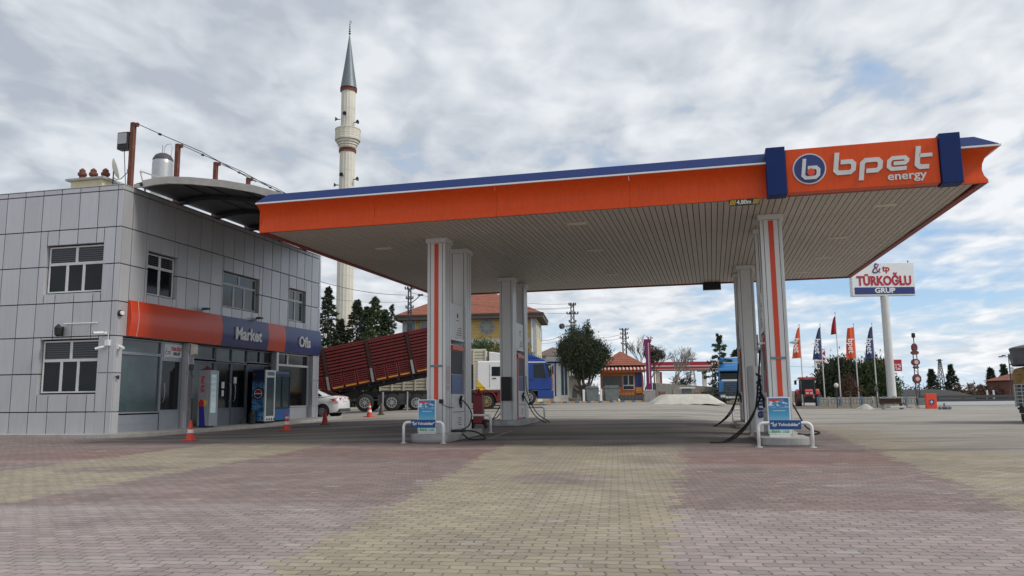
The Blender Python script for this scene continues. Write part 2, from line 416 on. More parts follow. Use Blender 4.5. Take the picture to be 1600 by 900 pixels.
# patches of mauve stones (manhole rings) in the yellow
def blob(cx, cy, rx, ry):
    c = pg(cx, cy); a = mth('DIVIDE', mth('SUBTRACT', GX, c[0]), rx); d = mth('DIVIDE', mth('SUBTRACT', GY, c[1]), ry)
    r2 = mth('ADD', mth('MULTIPLY', a, a), mth('MULTIPLY', d, d)); return mth('MULTIPLY_ADD', mth('ADD', r2, mth('MULTIPLY', wob, 2.0)), -3.0, 3.0, clamp=True)
ym = mth('MAXIMUM', mth('MAXIMUM', yc, ylft), yr)
ym = mth('MULTIPLY', ym, mth('SUBTRACT', 1.0, mth('MULTIPLY', mth('MAXIMUM', blob(880, 747, .75, .75), blob(185, 733, 1.0, .7)), .7)))
mauve = mixc(nbig, (.265, .203, .192), (.335, .262, .247)); red = (.31, .175, .155)
redm = mth('MULTIPLY_ADD', noise(ov, .35, 3, .5, 0, (7, 3, 0)), 5, -2.2, clamp=True)
redz = mth('MAXIMUM', mth('MAXIMUM', blob(1240, 712, 3.2, 2.6), blob(700, 705, 4.6, 2.3)), blob(60, 712, 4.0, 2.2))
mauve = mixc(mth('MULTIPLY', redz, mth('MULTIPLY_ADD', redm, .4, .35)), mauve, red)
palem = mth('SUBTRACT', 1.0, half(pg(0, 792), pg(1600, 800), .06, wob)) if False else half(pg(1600, 800), pg(0, 789), .06, wob)
palem = mth('SUBTRACT', 1.0, palem)
mauve = mixc(mth('MULTIPLY', mth('SUBTRACT', 1.0, half(pg(1100, 786), pg(1600, 802), .06, wob)) if False else palem, .55), mauve, (.48, .425, .415))
yel = mixc(nbig, (.355, .312, .225), (.46, .408, .31))
pav = mixc(ym, mauve, yel)
# stone-to-stone variation, pale worn stones, fine grain
pav = mixc(.36, pav, mixc(BR.outputs[0], (.16, .14, .13), (.55, .50, .47)), 'OVERLAY')
worn = mth('MULTIPLY', mth('GREATER_THAN', wn.outputs['Value'], .955), mth('MULTIPLY_ADD', nmid, 4, -1.7, clamp=True))
pav = mixc(mth('MULTIPLY', worn, .60), pav, (.60, .56, .53))
pav = mixc(mth('MULTIPLY_ADD', nmid, 1.6, -.6, clamp=True), pav, mixc(.6, pav, (.13, .115, .105)))
dirt = mth('MULTIPLY_ADD', noise(ov, .42, 6, .68, .6, (11, 3, 0)), 4.5, -2.2, clamp=True)
pav = mixc(mth('MULTIPLY', dirt, .42), pav, (.17, .15, .135))
sand = mth('MULTIPLY_ADD', noise(ov, .65, 6, .7, .8, (3, 13, 0)), 5.0, -2.9, clamp=True)
pav = mixc(mth('MULTIPLY', sand, .50), pav, (.47, .43, .39))
pav = mixc(mth('MULTIPLY', mth('MULTIPLY_ADD', nst, 5, -2.65, clamp=True), .33), pav, (.55, .51, .485))
joint = mth('MULTIPLY', BR.outputs['Fac'], mth('MULTIPLY_ADD', nmid, 1.0, .25, clamp=True))
pav = mixc(mth('MULTIPLY', joint, .78), pav, (.075, .066, .058))
# oiled, driven-on lane, plus the canopy's shade painted into its colour
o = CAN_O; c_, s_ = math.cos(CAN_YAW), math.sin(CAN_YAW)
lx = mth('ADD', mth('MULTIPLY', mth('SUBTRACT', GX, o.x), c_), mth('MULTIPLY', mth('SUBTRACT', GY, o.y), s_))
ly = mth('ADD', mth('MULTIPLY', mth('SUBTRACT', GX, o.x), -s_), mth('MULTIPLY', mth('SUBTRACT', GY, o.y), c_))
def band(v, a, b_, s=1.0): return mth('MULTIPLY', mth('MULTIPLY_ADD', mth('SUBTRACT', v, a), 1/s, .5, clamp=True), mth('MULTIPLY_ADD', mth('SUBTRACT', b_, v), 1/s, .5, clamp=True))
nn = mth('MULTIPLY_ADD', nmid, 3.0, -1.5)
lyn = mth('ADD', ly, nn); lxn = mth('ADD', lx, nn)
oil_and_shade = mth('MULTIPLY', band(lyn, .8, 14.5, 1.6), band(lxn, -6, 13.4, 1.6))
pav = mixc(mth('MULTIPLY', oil_and_shade, .74), pav, mixc(mth('MULTIPLY_ADD', nst, 4.5, -1.8, clamp=True), (.080, .070, .064), (.235, .21, .192)))
# contact shade painted as a grimy ring round the pump islands
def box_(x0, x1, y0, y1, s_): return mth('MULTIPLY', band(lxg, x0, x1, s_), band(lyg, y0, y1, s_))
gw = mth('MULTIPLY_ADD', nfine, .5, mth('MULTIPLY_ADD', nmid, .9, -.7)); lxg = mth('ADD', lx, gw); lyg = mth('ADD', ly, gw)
contact_shade = mth('MAXIMUM', mth('MAXIMUM', box_(3.3, 4.55, 1.1, 4.95, .35), box_(3.3, 4.6, 8.3, 12.4, .35)), mth('MAXIMUM', box_(11.55, 12.85, .7, 4.75, .35), box_(11.25, 12.55, 8.2, 12.3, .35)))
# concrete yard beyond
yard = mixc(mth('MULTIPLY_ADD', nst, 2.6, -.8, clamp=True), (.245, .222, .19), (.43, .40, .358))
yard = mixc(mth('MULTIPLY_ADD', noise(ov, .25, 5, .65, .5, (2, 9, 0), R(3), (.25, 1.3, 1)), 6.5, -3.5, clamp=True), yard, (.15, .138, .128))
yard = mixc(mth('MULTIPLY_ADD', noise(ov, .8, 6, .7, .8, (6, 1, 0)), 5, -2.6, clamp=True), yard, mixc(.5, yard, (.17, .15, .12)))
yard = mixc(mth('MULTIPLY', joint, .5), yard, (.10, .09, .08))
ydm = mth('MAXIMUM', mth('MULTIPLY_ADD', mth('ADD', mth('SUBTRACT', ly, 13.5), nn), .8, .5, clamp=True), mth('MULTIPLY', mth('MULTIPLY_ADD', mth('ADD', mth('SUBTRACT', lx, 15.0), nn), .6, .5, clamp=True), mth('MULTIPLY_ADD', mth('ADD', mth('SUBTRACT', ly, -.6), nn), .6, .5, clamp=True)))
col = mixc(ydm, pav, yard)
col = mixc(mth('MULTIPLY', contact_shade, .6), col, (.055, .048, .044))
oil = mth('MAXIMUM', mth('MULTIPLY_ADD', noise(ov, .9, 4, .6, .6, (1, 5, 0)), 7, -4.6, clamp=True), mth('MULTIPLY_ADD', noise(ov, 4.5, 3, .5, .4, (8, 5, 0)), 14, -9.6, clamp=True))
col = mixc(mth('MULTIPLY', mth('MULTIPLY', oil, .5), mth('LESS_THAN', ydm, 2)), col, (.09, .08, .072))
dark = blob(1430, 703, 2.6, .42); col = mixc(mth('MULTIPLY', dark, .45), col, (.10, .09, .08))
# open land outside the yard
land = mixc(nbig, (.10, .085, .055), (.16, .14, .085))
far = mth('MAXIMUM', mth('MULTIPLY_ADD', mth('SUBTRACT', GY, 64.0), .5, .5, clamp=True), mth('MULTIPLY_ADD', mth('SUBTRACT', -40.0, GX), .5, .5, clamp=True))
col = mixc(far, col, land)
col = mixc(mth('MULTIPLY_ADD', nfine, .5, -.1, clamp=True), col, mixc(.35, col, (.05, .045, .04)))
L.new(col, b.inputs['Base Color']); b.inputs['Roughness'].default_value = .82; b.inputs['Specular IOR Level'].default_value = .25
hgt = mth('SUBTRACT', mth('MULTIPLY', nfine, .35), mth('MULTIPLY', BR.outputs['Fac'], mth('SUBTRACT', 1.0, ydm)))
bp = nd('ShaderNodeBump'); bp.inputs['Strength'].default_value = .55; bp.inputs['Distance'].default_value = .008; L.new(hgt, bp.inputs['Height']); L.new(bp.outputs[0], b.inputs['Normal'])
MT['groundmat'] = gm
def axis(lo, hi, near, step, grow):
    a = [near]; s = step
    while a[-1] < hi: a.append(a[-1]+s); s *= grow
    bb = [near]; s = step
    while bb[-1] > lo: bb.append(bb[-1]-s); s *= grow
    return sorted(set(a+bb))
def terrain(name, xs, ys, dz, material, kind='structure'):
    vs = [(x, y, GZ(x, y)+dz) for y in ys for x in xs]; n = len(xs)
    m_ = MB().add(vs, [(j*n+i, j*n+i+1, (j+1)*n+i+1, (j+1)*n+i) for j in range(len(ys)-1) for i in range(n-1)])
    return tag(m_.build(name, material, smooth=True), kind=kind)
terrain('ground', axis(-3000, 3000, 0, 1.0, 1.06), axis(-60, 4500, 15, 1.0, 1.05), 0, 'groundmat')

mm('roadgrey', (.33, .34, .345), .85, var=.12, vscale=.3, bump=.2)
mm('paint', (.62, .62, .60), .6, var=.2)
terrain('road', list(np.linspace(27, 500, 60)), list(np.linspace(66, 92, 12)), .006, 'roadgrey')
terrain('road_marking', list(np.linspace(30, 500, 60)), [66.8, 67.0], .012, 'paint')
a_, b_ = G(764, 688), G(800, 678); d_ = (b_-a_).normalized(); n_ = Vector((-d_.y, d_.x, 0))*.045
ln_ = MB().add([a_-n_, b_-n_, b_+n_, a_+n_], [(0, 1, 2, 3)]); ln_.v = [(x, y, GZ(x, y)+.004) for x, y, z in ln_.v]
mm('faded_paint', (.30, .27, .20), .8, var=.3, vscale=8)
tag(ln_.build('road_marking', 'faded_paint'), kind='structure')
rm = MB()
for k in range(30):
    x0 = 34+k*9; rm.box(x0, x0+4, 78.8, 79.0, GZ(x0, 79)+.010, GZ(x0, 79)+.014)
tag(rm.build('road_marking', 'paint'), kind='structure')

# ------------------------------------------------------------------ market building
B = thing('market_building', 'two storey grey metal clad shop and office with an orange and blue sign band', 'building', BLD_O, BLD_YAW)
body = MB().box(-10, -.20, .20, BLN, 3.13, 7.9).box(-10, -.55, .20, BLN, -.3, 3.12)
body.m(1)
for y0, y1 in ((.05, .33), (3.62, 3.98), (12.92, BLN)): body.box(-.54, -.05, y0, y1, -.3, 3.115)
body.build('wall', ['joint', 'panel_b'], B)
rowz = [0.06, .78, 1.98, 3.14, 4.23, 5.43, 6.62, 7.82, 7.99]
def cutrect(r, holes):
    out = [r]
    for h in holes:
        nw = []
        for (a0, a1, c0, c1) in out:
            if h[0] >= a1 or h[1] <= a0 or h[2] >= c1 or h[3] <= c0: nw.append((a0, a1, c0, c1)); continue
            if h[0] > a0: nw.append((a0, h[0], c0, c1))
            if h[1] < a1: nw.append((h[1], a1, c0, c1))
            x0, x1 = max(a0, h[0]), min(a1, h[1])
            if h[2] > c0: nw.append((x0, x1, c0, h[2]))
            if h[3] < c1: nw.append((x0, x1, h[3], c1))
        out = [q for q in nw if q[1]-q[0] > .05 and q[3]-q[2] > .05]
    return out
FW = [(-2.76, -.60, 4.55, 6.12), (-2.74, -.58, 1.35, 3.06), (-7.0, -4.95, 4.55, 6.12), (-7.0, -4.95, 1.35, 3.06)]
SW = [(1.30, 2.82, 4.60, 6.05), (5.55, 8.10, 4.66, 6.05), (10.55, 12.08, 4.60, 6.05)]
cl = MB(); g = .016
us = [0.0, -.17]+[-.17-.715*k for k in range(1, 15)]
for i in range(len(us)-1):
    for j in range(len(rowz)-1):
        cl.m((i*7+j*3) % 2)
        for (a0, a1, c0, c1) in cutrect((us[i+1], us[i], rowz[j], rowz[j+1]), FW): cl.box(a0+g, a1-g if i else a1+.03, -.03, .19 if i else .02, c0+g, c1-g)
ys_ = [0.03, .47]+[.47+.715*k for k in range(1, 19)]+[BLN]
ys_ = [y for y in ys_ if y <= BLN]
for i in range(len(ys_)-1):
    for j in range(len(rowz)-1):
        cl.m((i*5+j*3) % 2)
        r0 = (ys_[i], ys_[i+1], rowz[j], rowz[j+1]); hs = SW+[(.33, 3.62, -1, 3.14), (3.98, 12.92, -1, 3.14)]
        for (a0, a1, c0, c1) in cutrect(r0, hs): cl.box(-.19, .03, a0+g if i else .031, a1-g, c0+g, c1-g)
cl.box(-.045, .03, 3.66, 3.94, .1, 3.1)
cl.build('cladding', ['panel', 'panel_b'], B, bevel=.004)
MB().box(-10, .035, -.035, BLN, 7.992, 8.01).build('roof_coping', 'panel_b', B)

def win(kind, u0, u1, z0, z1, parent, cells, fr='pvc', gl='glass', name='window', depth=.06, blind=False):
    """cells: list of (u0,u1,z0,z1) fractions of glass lights"""
    def bx(mb, a0, a1, c0, c1, d0, d1):
        if kind == 'f': mb.box(a0, a1, -d1, -d0, c0, c1)
        elif kind == 's': mb.box(d0, d1, a0, a1, c0, c1)
    f = MB(); t = .045
    w, h = u1-u0, z1-z0
    for (a0, a1, c0, c1) in cells:
        A0, A1, C0, C1 = u0+a0*w, u0+a1*w, z0+c0*h, z0+c1*h
        bx(f, A0, A0+t, C0, C1, -.05, depth-.05); bx(f, A1-t, A1, C0, C1, -.05, depth-.05)
        bx(f, A0+t, A1-t, C0, C0+t, -.05, depth-.05); bx(f, A0+t, A1-t, C1-t, C1, -.05, depth-.05)
    fo = f.build(name, fr, parent, bevel=.006)
    p = MB()
    for (a0, a1, c0, c1) in cells:
        p.m(1 if (kind == 'f' or name == 'window') and gl == 'glass' and c0 > .55 else 0)
        bx(p, u0+a0*w+t, u0+a1*w-t, z0+c0*h+t, z0+c1*h-t, -.045, -.02)
    p.build('pane', [gl, 'glass_blind'], fo)
    return fo
tri = [(0, .5, .62, 1), (.5, 1, .62, 1), (0, .34, 0, .62), (.34, .64, 0, .62), (.64, 1, 0, .62)]
for h in FW: win('f', h[0]+.03, h[1]-.03, h[2]+.03, h[3]-.03, B, tri).location.y = .09
win('s', SW[0][0]+.03, SW[0][1]-.03, SW[0][2]+.03, SW[0][3]-.03, B, [(0, .5, .68, 1), (.5, 1, .68, 1), (0, .5, 0, .68), (.5, 1, 0, .68)]).location.x = -.12
win('s', SW[1][0]+.03, SW[1][1]-.03, SW[1][2]+.03, SW[1][3]-.03, B, [(0, .5, .68, 1), (.5, 1, .68, 1), (0, .36, 0, .68), (.36, .66, 0, .68), (.66, 1, 0, .68)], gl='glass_teal').location.x = -.12
win('s', SW[2][0]+.03, SW[2][1]-.03, SW[2][2]+.03, SW[2][3]-.03, B, [(0, .5, .66, 1), (.5, 1, .66, 1), (0, .5, 0, .66), (.5, 1, 0, .66)], gl='glass_teal').location.x = -.12
# shop front, set back between the piers
SF = thing('shopfront', None, None); SF.parent = B; SF.location = (-.22, 0, 0)
def leaf(y0, y1, z0, z1, hy, mat_='alu'):
    d = win('s', y0, y1, z0, z1, SF, [(0, 1, .27, 1)], fr=mat_, gl='glass', name='door', depth=.08)
    MB().box(-.05, .035, y0+.01, y1-.01, z0+.01, z0+.27*(z1-z0)).build('kick_panel', mat_, d)
    MB().tube([(.03, hy, 1.05), (.10, hy, 1.12), (.12, hy, 1.4), (.10, hy, 1.68), (.03, hy, 1.75)], .016).build('handle', 'silver', d)
    return d
win('s', .34, 2.48, .10, 3.12, SF, [(0, 1, .84, 1), (0, 1, .20, .84)], fr='alu', gl='glass_teal', name='shop_window', depth=.09)
MB().box(-.06, .02, .35, 2.47, .10, .66).box(.02, .03, .4, 2.42, .36, .39).build('sill_panel', 'alu', SF)
leaf(2.50, 3.56, .10, 2.50, 2.62)
MB().box(-.06, .03, 2.50, 3.6, 2.5, 3.12).build('transom_frame', 'alu', SF)
win('s', 4.0, 5.55, .10, 3.12, SF, [(0, 1, .83, 1), (0, 1, .0, .81)], fr='alu_dark', gl='glass_teal', name='shop_window', depth=.09)
leaf(5.60, 6.66, .10, 2.55, 6.52, 'alu_dark'); leaf(6.68, 7.75, .10, 2.55, 6.84, 'alu_dark')
win('s', 5.60, 7.75, 2.57, 3.12, SF, [(0, .5, 0, 1), (.5, 1, 0, 1)], fr='alu_dark', gl='glass_teal', name='transom_window', depth=.09)
win('s', 7.78, 9.64, .10, 3.12, SF, [(0, .5, .83, 1), (.5, 1, .83, 1), (0, 1, 0, .81)], fr='alu_dark', gl='glass', name='shop_window', depth=.09)
MB().box(-.06, .28, 9.60, 9.78, .10, 3.12).build('jamb', 'panel', SF)
win('s', 9.80, 12.9, .10, 3.12, SF, [(0, .38, .83, 1), (.38, 1, .83, 1), (0, 1, .22, .83)], fr='pvc', gl='glass', name='shop_window', depth=.09)
MB().box(-.06, .02, 9.82, 12.88, .10, .74).box(.02, .03, 9.9, 12.8, .40, .43).build('sill_panel', 'panel', SF)
# interior hints seen on the glass: paper notices
nb = MB(); nb.box(-.012, -.008, 6.10, 6.28, 1.55, 1.80).box(-.012, -.008, 6.12, 6.26, 1.25, 1.48).box(-.012, -.008, 6.9, 7.1, 1.75, 2.0)
nb.build('door_notice', 'posterwhite', SF)
# small sign above the left door
ds = rbox(.035, .05, 2.60, 3.52, 2.60, 3.06).build('door_sign', 'posterwhite', SF)
text('TÜRKOĞLU', .17, (0,1,0), (0,0,1), (.053, 3.22, 2.88), 'signred', ds, bold=.006, depth=.002, xs=.62)
text('GRUP', .15, (0,1,0), (0,0,1), (.053, 3.24, 2.72), 'black', ds, bold=.006, depth=.002, xs=1.0)
ribbon([[(.3,.9),(.1,.7),(.1,.5),(.35,.45)],[(.35,.45),(0,.3),(0,.05),(.3,0),(.5,.2)],[(.6,.55),(.6,.2),(.7,.1)],[(.5,.4),(.72,.4)],[(.85,0),(.85,.45),(1.05,.45),(1.1,.3),(1.0,.15),(.85,.15)]], .07, (0,1,0), (0,0,1), (.053, 2.64, 2.68), 'navy', ds, 'emblem', .002, sc=.26)
# bulging sign band
def bulge(z):
    t = (z-3.16)/(4.30-3.16); return .12+.13*math.sin(math.pi*min(1, max(0, t)))**1.0*.5
bnd = thing('sign_band', None, None); bnd.parent = B
segs = [(.46, 5.42, 'orange_b'), (5.42, 8.70, 'navy'), (8.70, 10.12, 'orange_b'), (10.12, 13.44, 'navy')]
for y0, y1, k in segs:
    mb = MB(); n = 12; prof = [(0.032, 3.16)]+[(bulge(3.16+1.14*i/n), 3.16+1.14*i/n) for i in range(n+1)]+[(.032, 4.30)]
    mb.prism(prof, 'y', y0+.004, y1-.004); smooth_angle(mb.build('band_panel', k, bnd), 30)
for yy in (.455, .80):
    MB().tube([(bulge(3.16+1.14*i/12)+.004, yy, 3.16+1.14*i/12) for i in range(13)], .012, 6).build('band_trim', 'orange_b' if yy < .5 else 'lukpale', bnd)
text('Market', .66, (0,1,0), (0,0,1), (.20, 7.15, 3.66), 'lettergrey', bnd, bold=.02, depth=.03, xs=.98)
text('Ofis', .66, (0,1,0), (0,0,1), (.20, 11.75, 3.66), 'lettergrey', bnd, bold=.02, depth=.03, xs=.98)
# plinth pavement round the building
pv = MB(); ring = []
pts = [(-10.5, -.75), (-1.2, -.72), (-.2, -.70), (.45, -.45), (.85, .0), (1.05, .8), (1.1, 14.0), (-10.5, 14.0)]
w = [BL(*p) for p in pts]
n = len(w); sub = []
for i in range(n):
    a_, b_ = w[i], w[(i+1) % n]; k = 10 if (b_-a_).length > 3 else 1
    for j in range(k): sub.append(a_.lerp(b_, j/k))
n = len(sub); c0 = BL(-5, 6)
vs = [(p.x, p.y, GZ(p.x, p.y)-.2) for p in sub]+[(p.x, p.y, GZ(p.x, p.y)+.11) for p in sub]+[(c0.x, c0.y, .12)]
fs = [(i, (i+1) % n, (i+1) % n+n, i+n) for i in range(n)]+[(i+n, (i+1) % n+n, 2*n) for i in range(n)]
tag(MB().add(vs, fs).build('sidewalk', 'concrete', bevel=.012), kind='structure')

# roof details
def on_roof(x, y, z=7.9): return BL(x, y, z)
ch = thing('chimney_stack', 'low beige chimney stack with clay pots on the shop roof', 'chimney', BL(-3.08, 2.2, 7.9), BLD_YAW)
MB().box(-.66, .66, -.4, .4, 0, .95).build('stack', 'stuccopale', ch, bevel=.01)
MB().box(-.80, .80, -.52, .52, .955, 1.03).build('cap_slab', 'concrete', ch, bevel=.01)
for k, x in enumerate((-.38, .0, .42)):
    pt = MB().lathe([(.08, 0), (.10, .04), (.10, .14), (.15, .18), (.15, .26), (.10, .30), (.11, .36), (.03, .44)], (x, -.2+.1*k, 1.032), 12).build('chimney_pot', 'rust', ch)
# satellite dish
dsx = thing('satellite_dish', 'small satellite dish seen edge on beside the chimney pots', 'satellite dish', BL(-2.05, 2.0, 7.9), BLD_YAW)
dm = MB().lathe([(.01, .10), (.14, .115), (.26, .15), (.36, .20), (.37, .215), (.26, .17), (.14, .13), (.01, .12)], (0,0,0), 28)
dm.xf(Matrix.Translation((-.15, 0, 1.35)) @ Matrix.Rotation(R(44), 4, 'Z') @ Matrix.Rotation(R(72), 4, 'Y') @ Matrix.Translation((0,0,-.1)))
smooth_angle(dm.build('dish', 'tvwhite', dsx))
MB().tube([(-.12, 0, 1.05), (.05, 0, .95), (.22, 0, .97), (.52, 0, 1.22)], .014).build('feed_arm', 'darkmetal', dsx)
MB().box(.48, .60, -.04, .04, 1.20, 1.28).build('receiver', 'darkgrey', dsx)
MB().cyl((-.15, .05, 0), (-.15, .05, 1.3), .022).build('mast', 'darkmetal', dsx)
# water heater tank
tk = thing('water_tank', 'silver cylindrical water heater tank with dark domed top on the roof', 'water tank', BL(-3.28, 6.0, 7.9), BLD_YAW)
tb = MB().lathe([(.39, 1.2), (.40, 1.25)]+[(.40+.008*(i % 2), 1.3+.11*i) for i in range(15)]+[(.385, 2.92)], n=28).build('tank_body', 'silver', tk); smooth_angle(tb, 25)
smooth_angle(MB().lathe([(.40, 2.93), (.39, 3.0), (.31, 3.14), (.18, 3.22), (.02, 3.25)], n=28).build('dome_lid', 'darkgrey', tk))
sm = MB()
for sx in (-1, 1):
    for sy in (-1, 1): sm.bar((sx*.3, sy*.3, 0), (sx*.3, sy*.3, 1.25), .025)
sm.build('stand', 'darkmetal', tk)
MB().tube([(.05, 0, 3.22), (.05, 0, 3.5), (.15, 0, 3.62), (.34, 0, 3.62), (.40, 0, 3.45), (.36, 0, 3.1)], .012).cyl((-.05, 0, 3.2), (-.05, 0, 3.6), .02).build('vent_pipe', 'steel', tk)
MB().box(-.46, -.36, -.1, .1, 1.6, 2.0).build('valve_box', 'yellow', tk)
# barrel roof between the shop and the canopy
AW = thing('arched_awning', 'dark arched metal awning roof bridging the shop and the pump canopy', 'awning', BLD_O, BLD_YAW)
ap = [(.02, 8.09), (.35, 8.15), (.8, 8.20), (1.3, 8.21), (2.1, 8.13), (3.3, 7.94), (4.4, 7.69), (5.3, 7.40), (6.2, 7.04), (7.0, 6.66), (7.25, 6.5)]
def arcband(lo, hi, y0, y1, a0=0, a1=99):
    q = [p for p in ap if a0 <= p[0] <= a1]
    return MB().prism([(x, z+lo) for x, z in q]+[(x, z+hi) for x, z in reversed(q)], 'y', y0, y1)
arcband(.0, .03, .5, 13.3).build('ceiling_sheet', 'awnunder', AW)
arcband(.035, .06, .5, 13.3).build('roof_sheet', 'rust', AW)
smooth_angle(arcband(-.17, .06, .40, .50, .3).build('front_fascia', 'paleedge', AW), 30)
MB().box(.0, .4, .44, .5, 8.0, 8.12).build('fascia_end', 'paleedge', AW)
for y in (2.75, 5.0, 7.27, 9.53, 11.8):
    arcband(-.14, -.005, y-.06, y+.06).box(-.30, .35, y-.10, y+.10, 7.99, 8.09).build('arched_beam', 'darkmetal', AW)
pl = MB()
for x, z in ap[3:10:1]:
    pl.box(x-.02, x+.02, .52, 13.2, z-.03, z-.004)
pl.build('purlins', 'darkmetal', AW)
MB().m(0).box(.30, .38, .36, .415, 8.02, 8.1).build('junction_box', 'black', AW)
bo = MB()
for x, z in ((1.55, 8.13), (2.9, 7.96), (4.2, 7.70), (5.4, 7.34)): bo.cyl((x, .415, z), (x, .405, z), .03)
bo.build('bolt', 'black', AW)
for k, y in enumerate((.42, 2.70, 4.98, 7.23, 9.48)):
    lab = ['rusty steel roof post at the front corner carrying the floodlight', 'rusty steel roof post second from the building corner, behind the water tank', 'rusty steel roof post midway along the arched awning', 'short looking rusty steel roof post fourth from the building corner', 'rearmost rusty steel roof post, tip just above the canopy edge'][k]
    t = thing('roof_post', lab, 'post', BL(-.12, y, 7.95), BLD_YAW, 'rusty posts along the awning')
    MB().box(-.07, .07, -.07, .07, 0, 2.26).build('post', 'rust', t, bevel=.006)
    MB().box(.075, .19, -.04, .04, 2.12, 2.24).build('cable_bracket', 'rust', t)
    MB().tube([(.17, 0, 2.2), (1.2, -.02, 1.70), (2.6, 0, 1.05), (4.6, 0, -.10)], .013, 5).cyl((1.0, -.02, 1.78), (1.08, -.02, 1.75), .04).build('stay_cable', 'darkmetal', t)
fl = thing('floodlight', 'square black floodlight bolted to the corner roof post', 'floodlight', BL(-.12, .42, 9.6), BLD_YAW)
hd = MB().prism([(-.12, -.30), (.14, -.30), (.05, .32), (-.12, .28)], 'x', -.50, -.09); hd.build('housing', 'black', fl, bevel=.02)
f2 = MB().box(-.46, -.13, -.14, -.125, -.12, .24); f2.build('lens', 'steel', fl)
MB().box(-.10, -.05, -.05, .05, -.12, .12).build('bracket', 'steel', fl)
MB().tube([(-.3, 0, -.30), (-.28, .05, -.9), (-.2, .05, -1.62)], .012, 6).build('cable', 'black', fl)
an = thing('antenna_rod', 'thin dark rod standing on the roof between post and tank', 'rod', BL(-.9, 1.3, 7.9), BLD_YAW)
MB().cyl((0, 0, 0), (0.02, 0, 1.95), .022).build('rod', 'darkmetal', an)
MB().box(-.05, .05, -.05, .05, -.02, .04).build('base_plate', 'darkmetal', an)
br = thing('roof_brace', 'pale metal truss frame leaning beside the corner roof post', 'brace', BL(.1, .9, 7.95), BLD_YAW)
MB().bar((-.02, 0, .05), (-.25, 0, .75), .03).bar((-.25, 0, .75), (.75, .3, .40), .035).build('strut', 'white_dirty', br)
# wall fittings
def wallcam(name, lab, cat, loc, parts):
    t = thing(name, lab, cat, loc, BLD_YAW)
    for nm, mb, m_ in parts: mb.build(nm, m_, t, bevel=.006)
    return t
wallcam('wall_lantern', 'black lantern on the front wall between the stacked windows', 'lantern', BL(-1.93, -.04, 3.32), [('back_plate', MB().box(-.05, .05, -.03, .0, -.15, .15), 'black'), ('lantern_body', MB().lathe([(.05, -.17), (.10, -.12), (.12, .10), (.07, .16), (.02, .22)], (0, -.17, 0), 8), 'black'), ('lamp_glass', MB().lathe([(.065, -.10), (.10, .085)], (0, -.175, 0), 6), 'yellow')])
wallcam('wall_rail', 'short pale horizontal bar fixed to the front wall', 'rail', BL(-1.1, -.04, 3.55), [('bar', MB().cyl((-.75, -.06, 0), (.5, -.06, 0), .018), 'white'), ('bracket', MB().box(-.6, -.57, -.06, 0, -.02, .02).box(.3, .33, -.06, 0, -.02, .02), 'steel')])
wallcam('security_camera', 'white bullet camera pointing left above the junction box at the corner', 'camera', BL(-.28, -.04, 3.22), [('camera_body', MB().cyl((-.02, -.12, .0), (-.22, -.30, -.02), .045), 'white'), ('lens', MB().cyl((-.225, -.305, -.02), (-.235, -.315, -.02), .038), 'black'), ('mount', MB().box(-.03, .03, -.12, 0, -.03, .03), 'white')])
wallcam('junction_box', 'small white junction box between the corner cameras', 'box', BL(-.20, -.03, 2.90), [('box', MB().box(-.08, .08, -.08, 0, -.08, .10), 'white'), ('cable', MB().tube([(0, -.02, .1), (0, -.02, .3)], .01), 'white')])
wallcam('security_camera', 'white bullet camera left of the junction box aimed at the forecourt', 'camera', BL(-.34, -.03, 2.74), [('camera_body', MB().cyl((.05, -.08, .05), (-.16, -.2, -.02), .04), 'white'), ('lens', MB().cyl((-.165, -.205, -.022), (-.17, -.21, -.025), .034), 'black')])
wallcam('security_camera', 'white bullet camera right of the junction box near the sign band', 'camera', BL(.03, .12, 2.76), [('camera_body', MB().cyl((.05, 0, .05), (.26, -.06, -.02), .045), 'white'), ('mount', MB().box(.0, .08, -.06, .06, -.05, .08), 'white')])
wallcam('wall_siren', 'small round black and white siren on the corner left of the sign band', 'siren', BL(.03, .12, 3.85), [('siren_body', MB().cyl((0, 0, 0), (.09, -.03, 0), .10), 'black'), ('siren_cap', MB().cyl((.091, -.03, 0), (.14, -.04, 0), .07), 'white')])
wallcam('wall_hook', 'tiny dark bracket low on the building corner', 'bracket', BL(.03, .12, 1.86), [('bracket', MB().cyl((0, 0, 0), (.09, 0, 0), .035).box(.06, .1, -.03, .03, -.08, .04), 'darkmetal')])
wallcam('security_light', 'beige boxy lamp on the pier between office door and shop', 'lamp', BL(.03, 3.84, 2.88), [('housing', MB().prism([(.0, -.20), (.16, -.14), (.16, .20), (.0, .24)], 'y', -.10, .10), 'tvwhite'), ('lamp_glass', MB().box(.161, .166, -.05, .05, -.02, .10), 'lamp_glass')])
wallcam('meter_box', 'small grey box on the pier below the beige lamp', 'box', BL(.03, 3.80, 2.28), [('box', MB().box(0, .06, -.09, .09, -.10, .10), 'darkgrey'), ('conduit', MB().tube([(.03, 0, -.1), (.03, 0, -.3), (.1, .1, -.34)], .012), 'black')])
for y, lab in ((4.2, 'little floodlight on top of the orange part of the sign band'), (7.8, 'little dark floodlight above the word Market')):
    wallcam('sign_lamp', lab, 'lamp', BL(.10, y, 4.36), [('lamp_body', MB().box(.05, .28, -.10, .10, .02, .09), 'darkgrey'), ('arm', MB().box(-.06, .06, -.02, .02, -.04, .05), 'steel')])

def flatten(e):
    for k in kids(e):
        k.parent = e.parent; k.location = Vector(k.location)+Vector(e.location)
    bpy.data.objects.remove(e)
flatten(SF); flatten(bnd)

